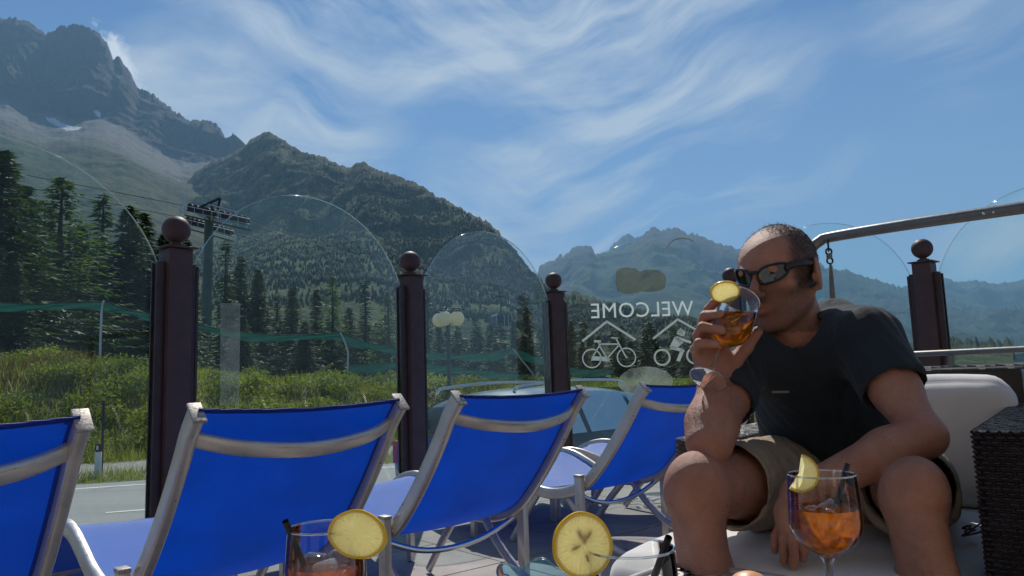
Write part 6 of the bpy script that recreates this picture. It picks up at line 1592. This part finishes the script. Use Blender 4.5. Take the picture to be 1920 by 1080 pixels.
for an, nm in ((ANL, 'l'), (ANR, 'r')):
    s3 = SDF(); d_ = np.array([-.35, -.93, 0]); s3.cap(an + np.array([0, .02, -.02]), .045, an + np.array([0, .0, .03]), .042, .02); s3.cap(an + np.array([0, .03, -.045]), .038, an + d_ * .17 + np.array([0, 0, -.05]), .036, .02); s3.cap(an + d_ * .08 + np.array([0, 0, -.03]), .040, an + d_ * .15 + np.array([0, 0, -.045]), .036, .02)
    D, l0 = s3.evaluate(an - .3, an + .2, .006); Zc = l0[2] + .006 * np.arange(D.shape[2]); D = np.maximum(D, (.004 - Zc)[None, None, :]).astype(np.float32); p_, q_ = grid_mesh(D, l0, .006); link('shoe', np_mesh('shoe', p_ - mo, q_), 'shoe', man)

# sunglasses
m, t, o = newmat('mirror_lens')
fr_ = t.add('ShaderNodeBsdfGlossy', inp={'Color': (0.16, 0.17, 0.19, 1), 'Roughness': 0.03}); db = t.add('ShaderNodeBsdfDiffuse', inp={'Color': (0.012, 0.012, 0.015, 1)})
mx = t.add('ShaderNodeMixShader', inp={0: 0.55}); t.l.new(db.outputs[0], mx.inputs[1]); t.l.new(fr_.outputs[0], mx.inputs[2]); t.l.new(mx.outputs[0], o.inputs[0])
sg = empty('sunglasses', tuple(V3(hp(0, .09, .005)) - mo)); sg.parent = man; so3 = V3(hp(0, .09, .005))
def gpt(ang, zz, rr=.0): # point on the wrap surface round the face
    rx, ry = .082 + rr, .100 + rr; return hp(rx * math.sin(ang), -.004 + ry * math.cos(ang) + .006 * math.cos(ang) ** 6, zz)
for sx in (-1, 1):
    outline = []
    for k in range(28):
        a_ = 2 * PI * k / 28; u = math.cos(a_); v = math.sin(a_); ang = sx * (.45 + .36 * math.copysign(abs(u) ** .8, u)); zz = .013 + .0175 * math.copysign(abs(v) ** .75, v) * (1 - .16 * u) + .0065 * u
        outline.append((ang, zz))
    mb_ = MB(tuple(so3)); cpt = [gpt(sx * .45, .014, .002)]; rings_ = []
    for f in (1.0, .66, .33):
        rings_.append([gpt(sx * .45 + (a_ - sx * .45) * f, .014 + (zz - .014) * f, .0015) for a_, zz in outline])
    vs = [v for r__ in rings_ for v in r__] + cpt; n_ = 28
    fs = [(q_ * n_ + k, q_ * n_ + (k + 1) % n_, (q_ + 1) * n_ + (k + 1) % n_, (q_ + 1) * n_ + k) for q_ in range(2) for k in range(n_)] + [(2 * n_ + k, 2 * n_ + (k + 1) % n_, 3 * n_) for k in range(n_)]
    mb_.raw([tuple(v) for v in vs], fs); mb_.build('lens', 'mirror_lens', sg)
    fr2 = MB(tuple(so3)); fr2.sweep([tuple(gpt(a_, zz, .0012)) for a_, zz in outline], .0028, .0026, seg=8, closed=True); fr2.build('frame', 'black_plastic', sg)
    tm = MB(tuple(so3)); tm.sweep([tuple(gpt(sx * .74, .021, .002)), tuple(gpt(sx * .95, .024, .003)), tuple(gpt(sx * 1.2, .023, .004)), tuple(hp(sx * .0835, .005, .020)), tuple(hp(sx * .080, -.028, .012))], [.0030, .0030, .0028, .0026, .002], [.0085, .0065, .0050, .0042, .003], seg=10, side=tuple(HM @ np.array([1, 0, 0]))); tm.build('temple', 'black_plastic', sg)
br = MB(tuple(so3)); br.sweep([tuple(gpt(a_, .020, .002)) for a_ in (-.16, -.06, .06, .16)], .0032, seg=8); br.build('bridge', 'black_plastic', sg)

# the glass in his hand
zax = Vector(GA); xax = Vector((0, -1, 0)); xax = (xax - zax * xax.dot(zax)).normalized(); yax = zax.cross(xax)
GR = Matrix((xax, yax, zax)).transposed()
gw2, prof2, zr2 = balloon(stem=GL * .42, bowl_h=GL * .58, rmax=.0405, rrim=.0365, name='wine_glass', org=tuple(G0), rot=GR, label='tilted stemmed glass of orange aperitif the man drinks from', cat='glass')
lvl = P(1380, 587, 1.40); nl = GR.transposed() @ Vector((0, 0, 1)); off_ = nl.dot(GR.transposed() @ (lvl - Vector(G0)))
liquid_in(gw2, prof2, None, plane=(nl, off_))
ice(gw2, [(.012, .010, GL * .62, .022), (-.006, -.012, GL * .60, .022), (.012, -.012, GL * .74, .018)])
fr_ = MB(tuple(P(1397, 596, 1.39))); straw(P(1357, 614, 1.388), P(1402, 590, 1.392), 'dark straw floating in the glass at the man\'s mouth', r=.0022)
lemon(P(1359, 547, 1.372), (-.10, -.86, -.50), (1, 0, .1), .0268, 'lemon slice on the rim of the glass at the man\'s mouth', squash=(1.0, .86), bend=6)

# ------------------------------------------------------------------ hotel front added behind the terrace (unseen; bounces sunlight into the shade)
hb_ = empty('added_hotel_front', (0, -3.6, 0), R(-4), label='unseen cream plastered hotel front with terrace doors, added to bounce sunlight into the shade', cat='building')
simple('plaster', (0.30, 0.26, 0.22), 0.9, 0, 0.06, 3, 0.2, 60); simple('door_frame', (0.16, 0.08, 0.04), 0.5)
W_, H_ = 16.0, 8.0; opens = []
for i in range(5):
    x = -6.4 + i * 3.2; opens.append((x - .6, x + .6, 0.0, 2.2)); opens.append((x - .6, x + .6, 3.9, 5.3))
wl_ = MB(); xs_ = sorted({-W_ / 2, W_ / 2} | {o_[0] for o_ in opens} | {o_[1] for o_ in opens}); zs_ = [-.8, 0.0, 2.2, 3.9, 5.3, H_]
for i in range(len(xs_) - 1):
    for j in range(len(zs_) - 1):
        cxm, czm = (xs_[i] + xs_[i + 1]) / 2, (zs_[j] + zs_[j + 1]) / 2
        if any(a_ < cxm < b_ and c_ < czm < d_ for a_, b_, c_, d_ in opens): continue
        x0, x1, z0, z1 = xs_[i], xs_[i + 1], zs_[j], zs_[j + 1]
        wl_.raw([(x0, 0, z0), (x1, 0, z0), (x1, 0, z1), (x0, 0, z1)], [(0, 3, 2, 1)])
wl_.build('wall', 'plaster', hb_, smooth=False)
bk_ = MB(); bk_.box((0, -.6, H_ / 2 - .4), (W_, .5, H_ + .8)); bk_.build('inner_wall', 'door_frame', hb_, smooth=False)
rf_ = MB(); rf_.box((0, .3, H_ + .12), (W_ + 1, 1.8, .22)); rf_.build('roof', 'bark', hb_, smooth=False)
for a_, b_, c_, d_ in opens:
    fr_ = MB(); cz_ = (c_ + d_) / 2
    for s_ in (a_ + .04, b_ - .04): fr_.box((s_, -.06, cz_), (.08, .08, d_ - c_ - .002))
    fr_.box(((a_ + b_) / 2, -.06, d_ - .04), (b_ - a_ - .16, .08, .08)); fr_.box(((a_ + b_) / 2, -.06, cz_), (.06, .08, d_ - c_ - .18))
    o_ = fr_.build('door_frame' if c_ == 0 else 'window_frame', 'door_frame', hb_, smooth=False)
    pn_ = MB(); pn_.raw([(a_ + .05, -.08, c_ + .02), (b_ - .05, -.08, c_ + .02), (b_ - .05, -.08, d_ - .05), (a_ + .05, -.08, d_ - .05)], [(0, 1, 2, 3)]); pn_.build('pane', 'car_glass', o_, smooth=False)
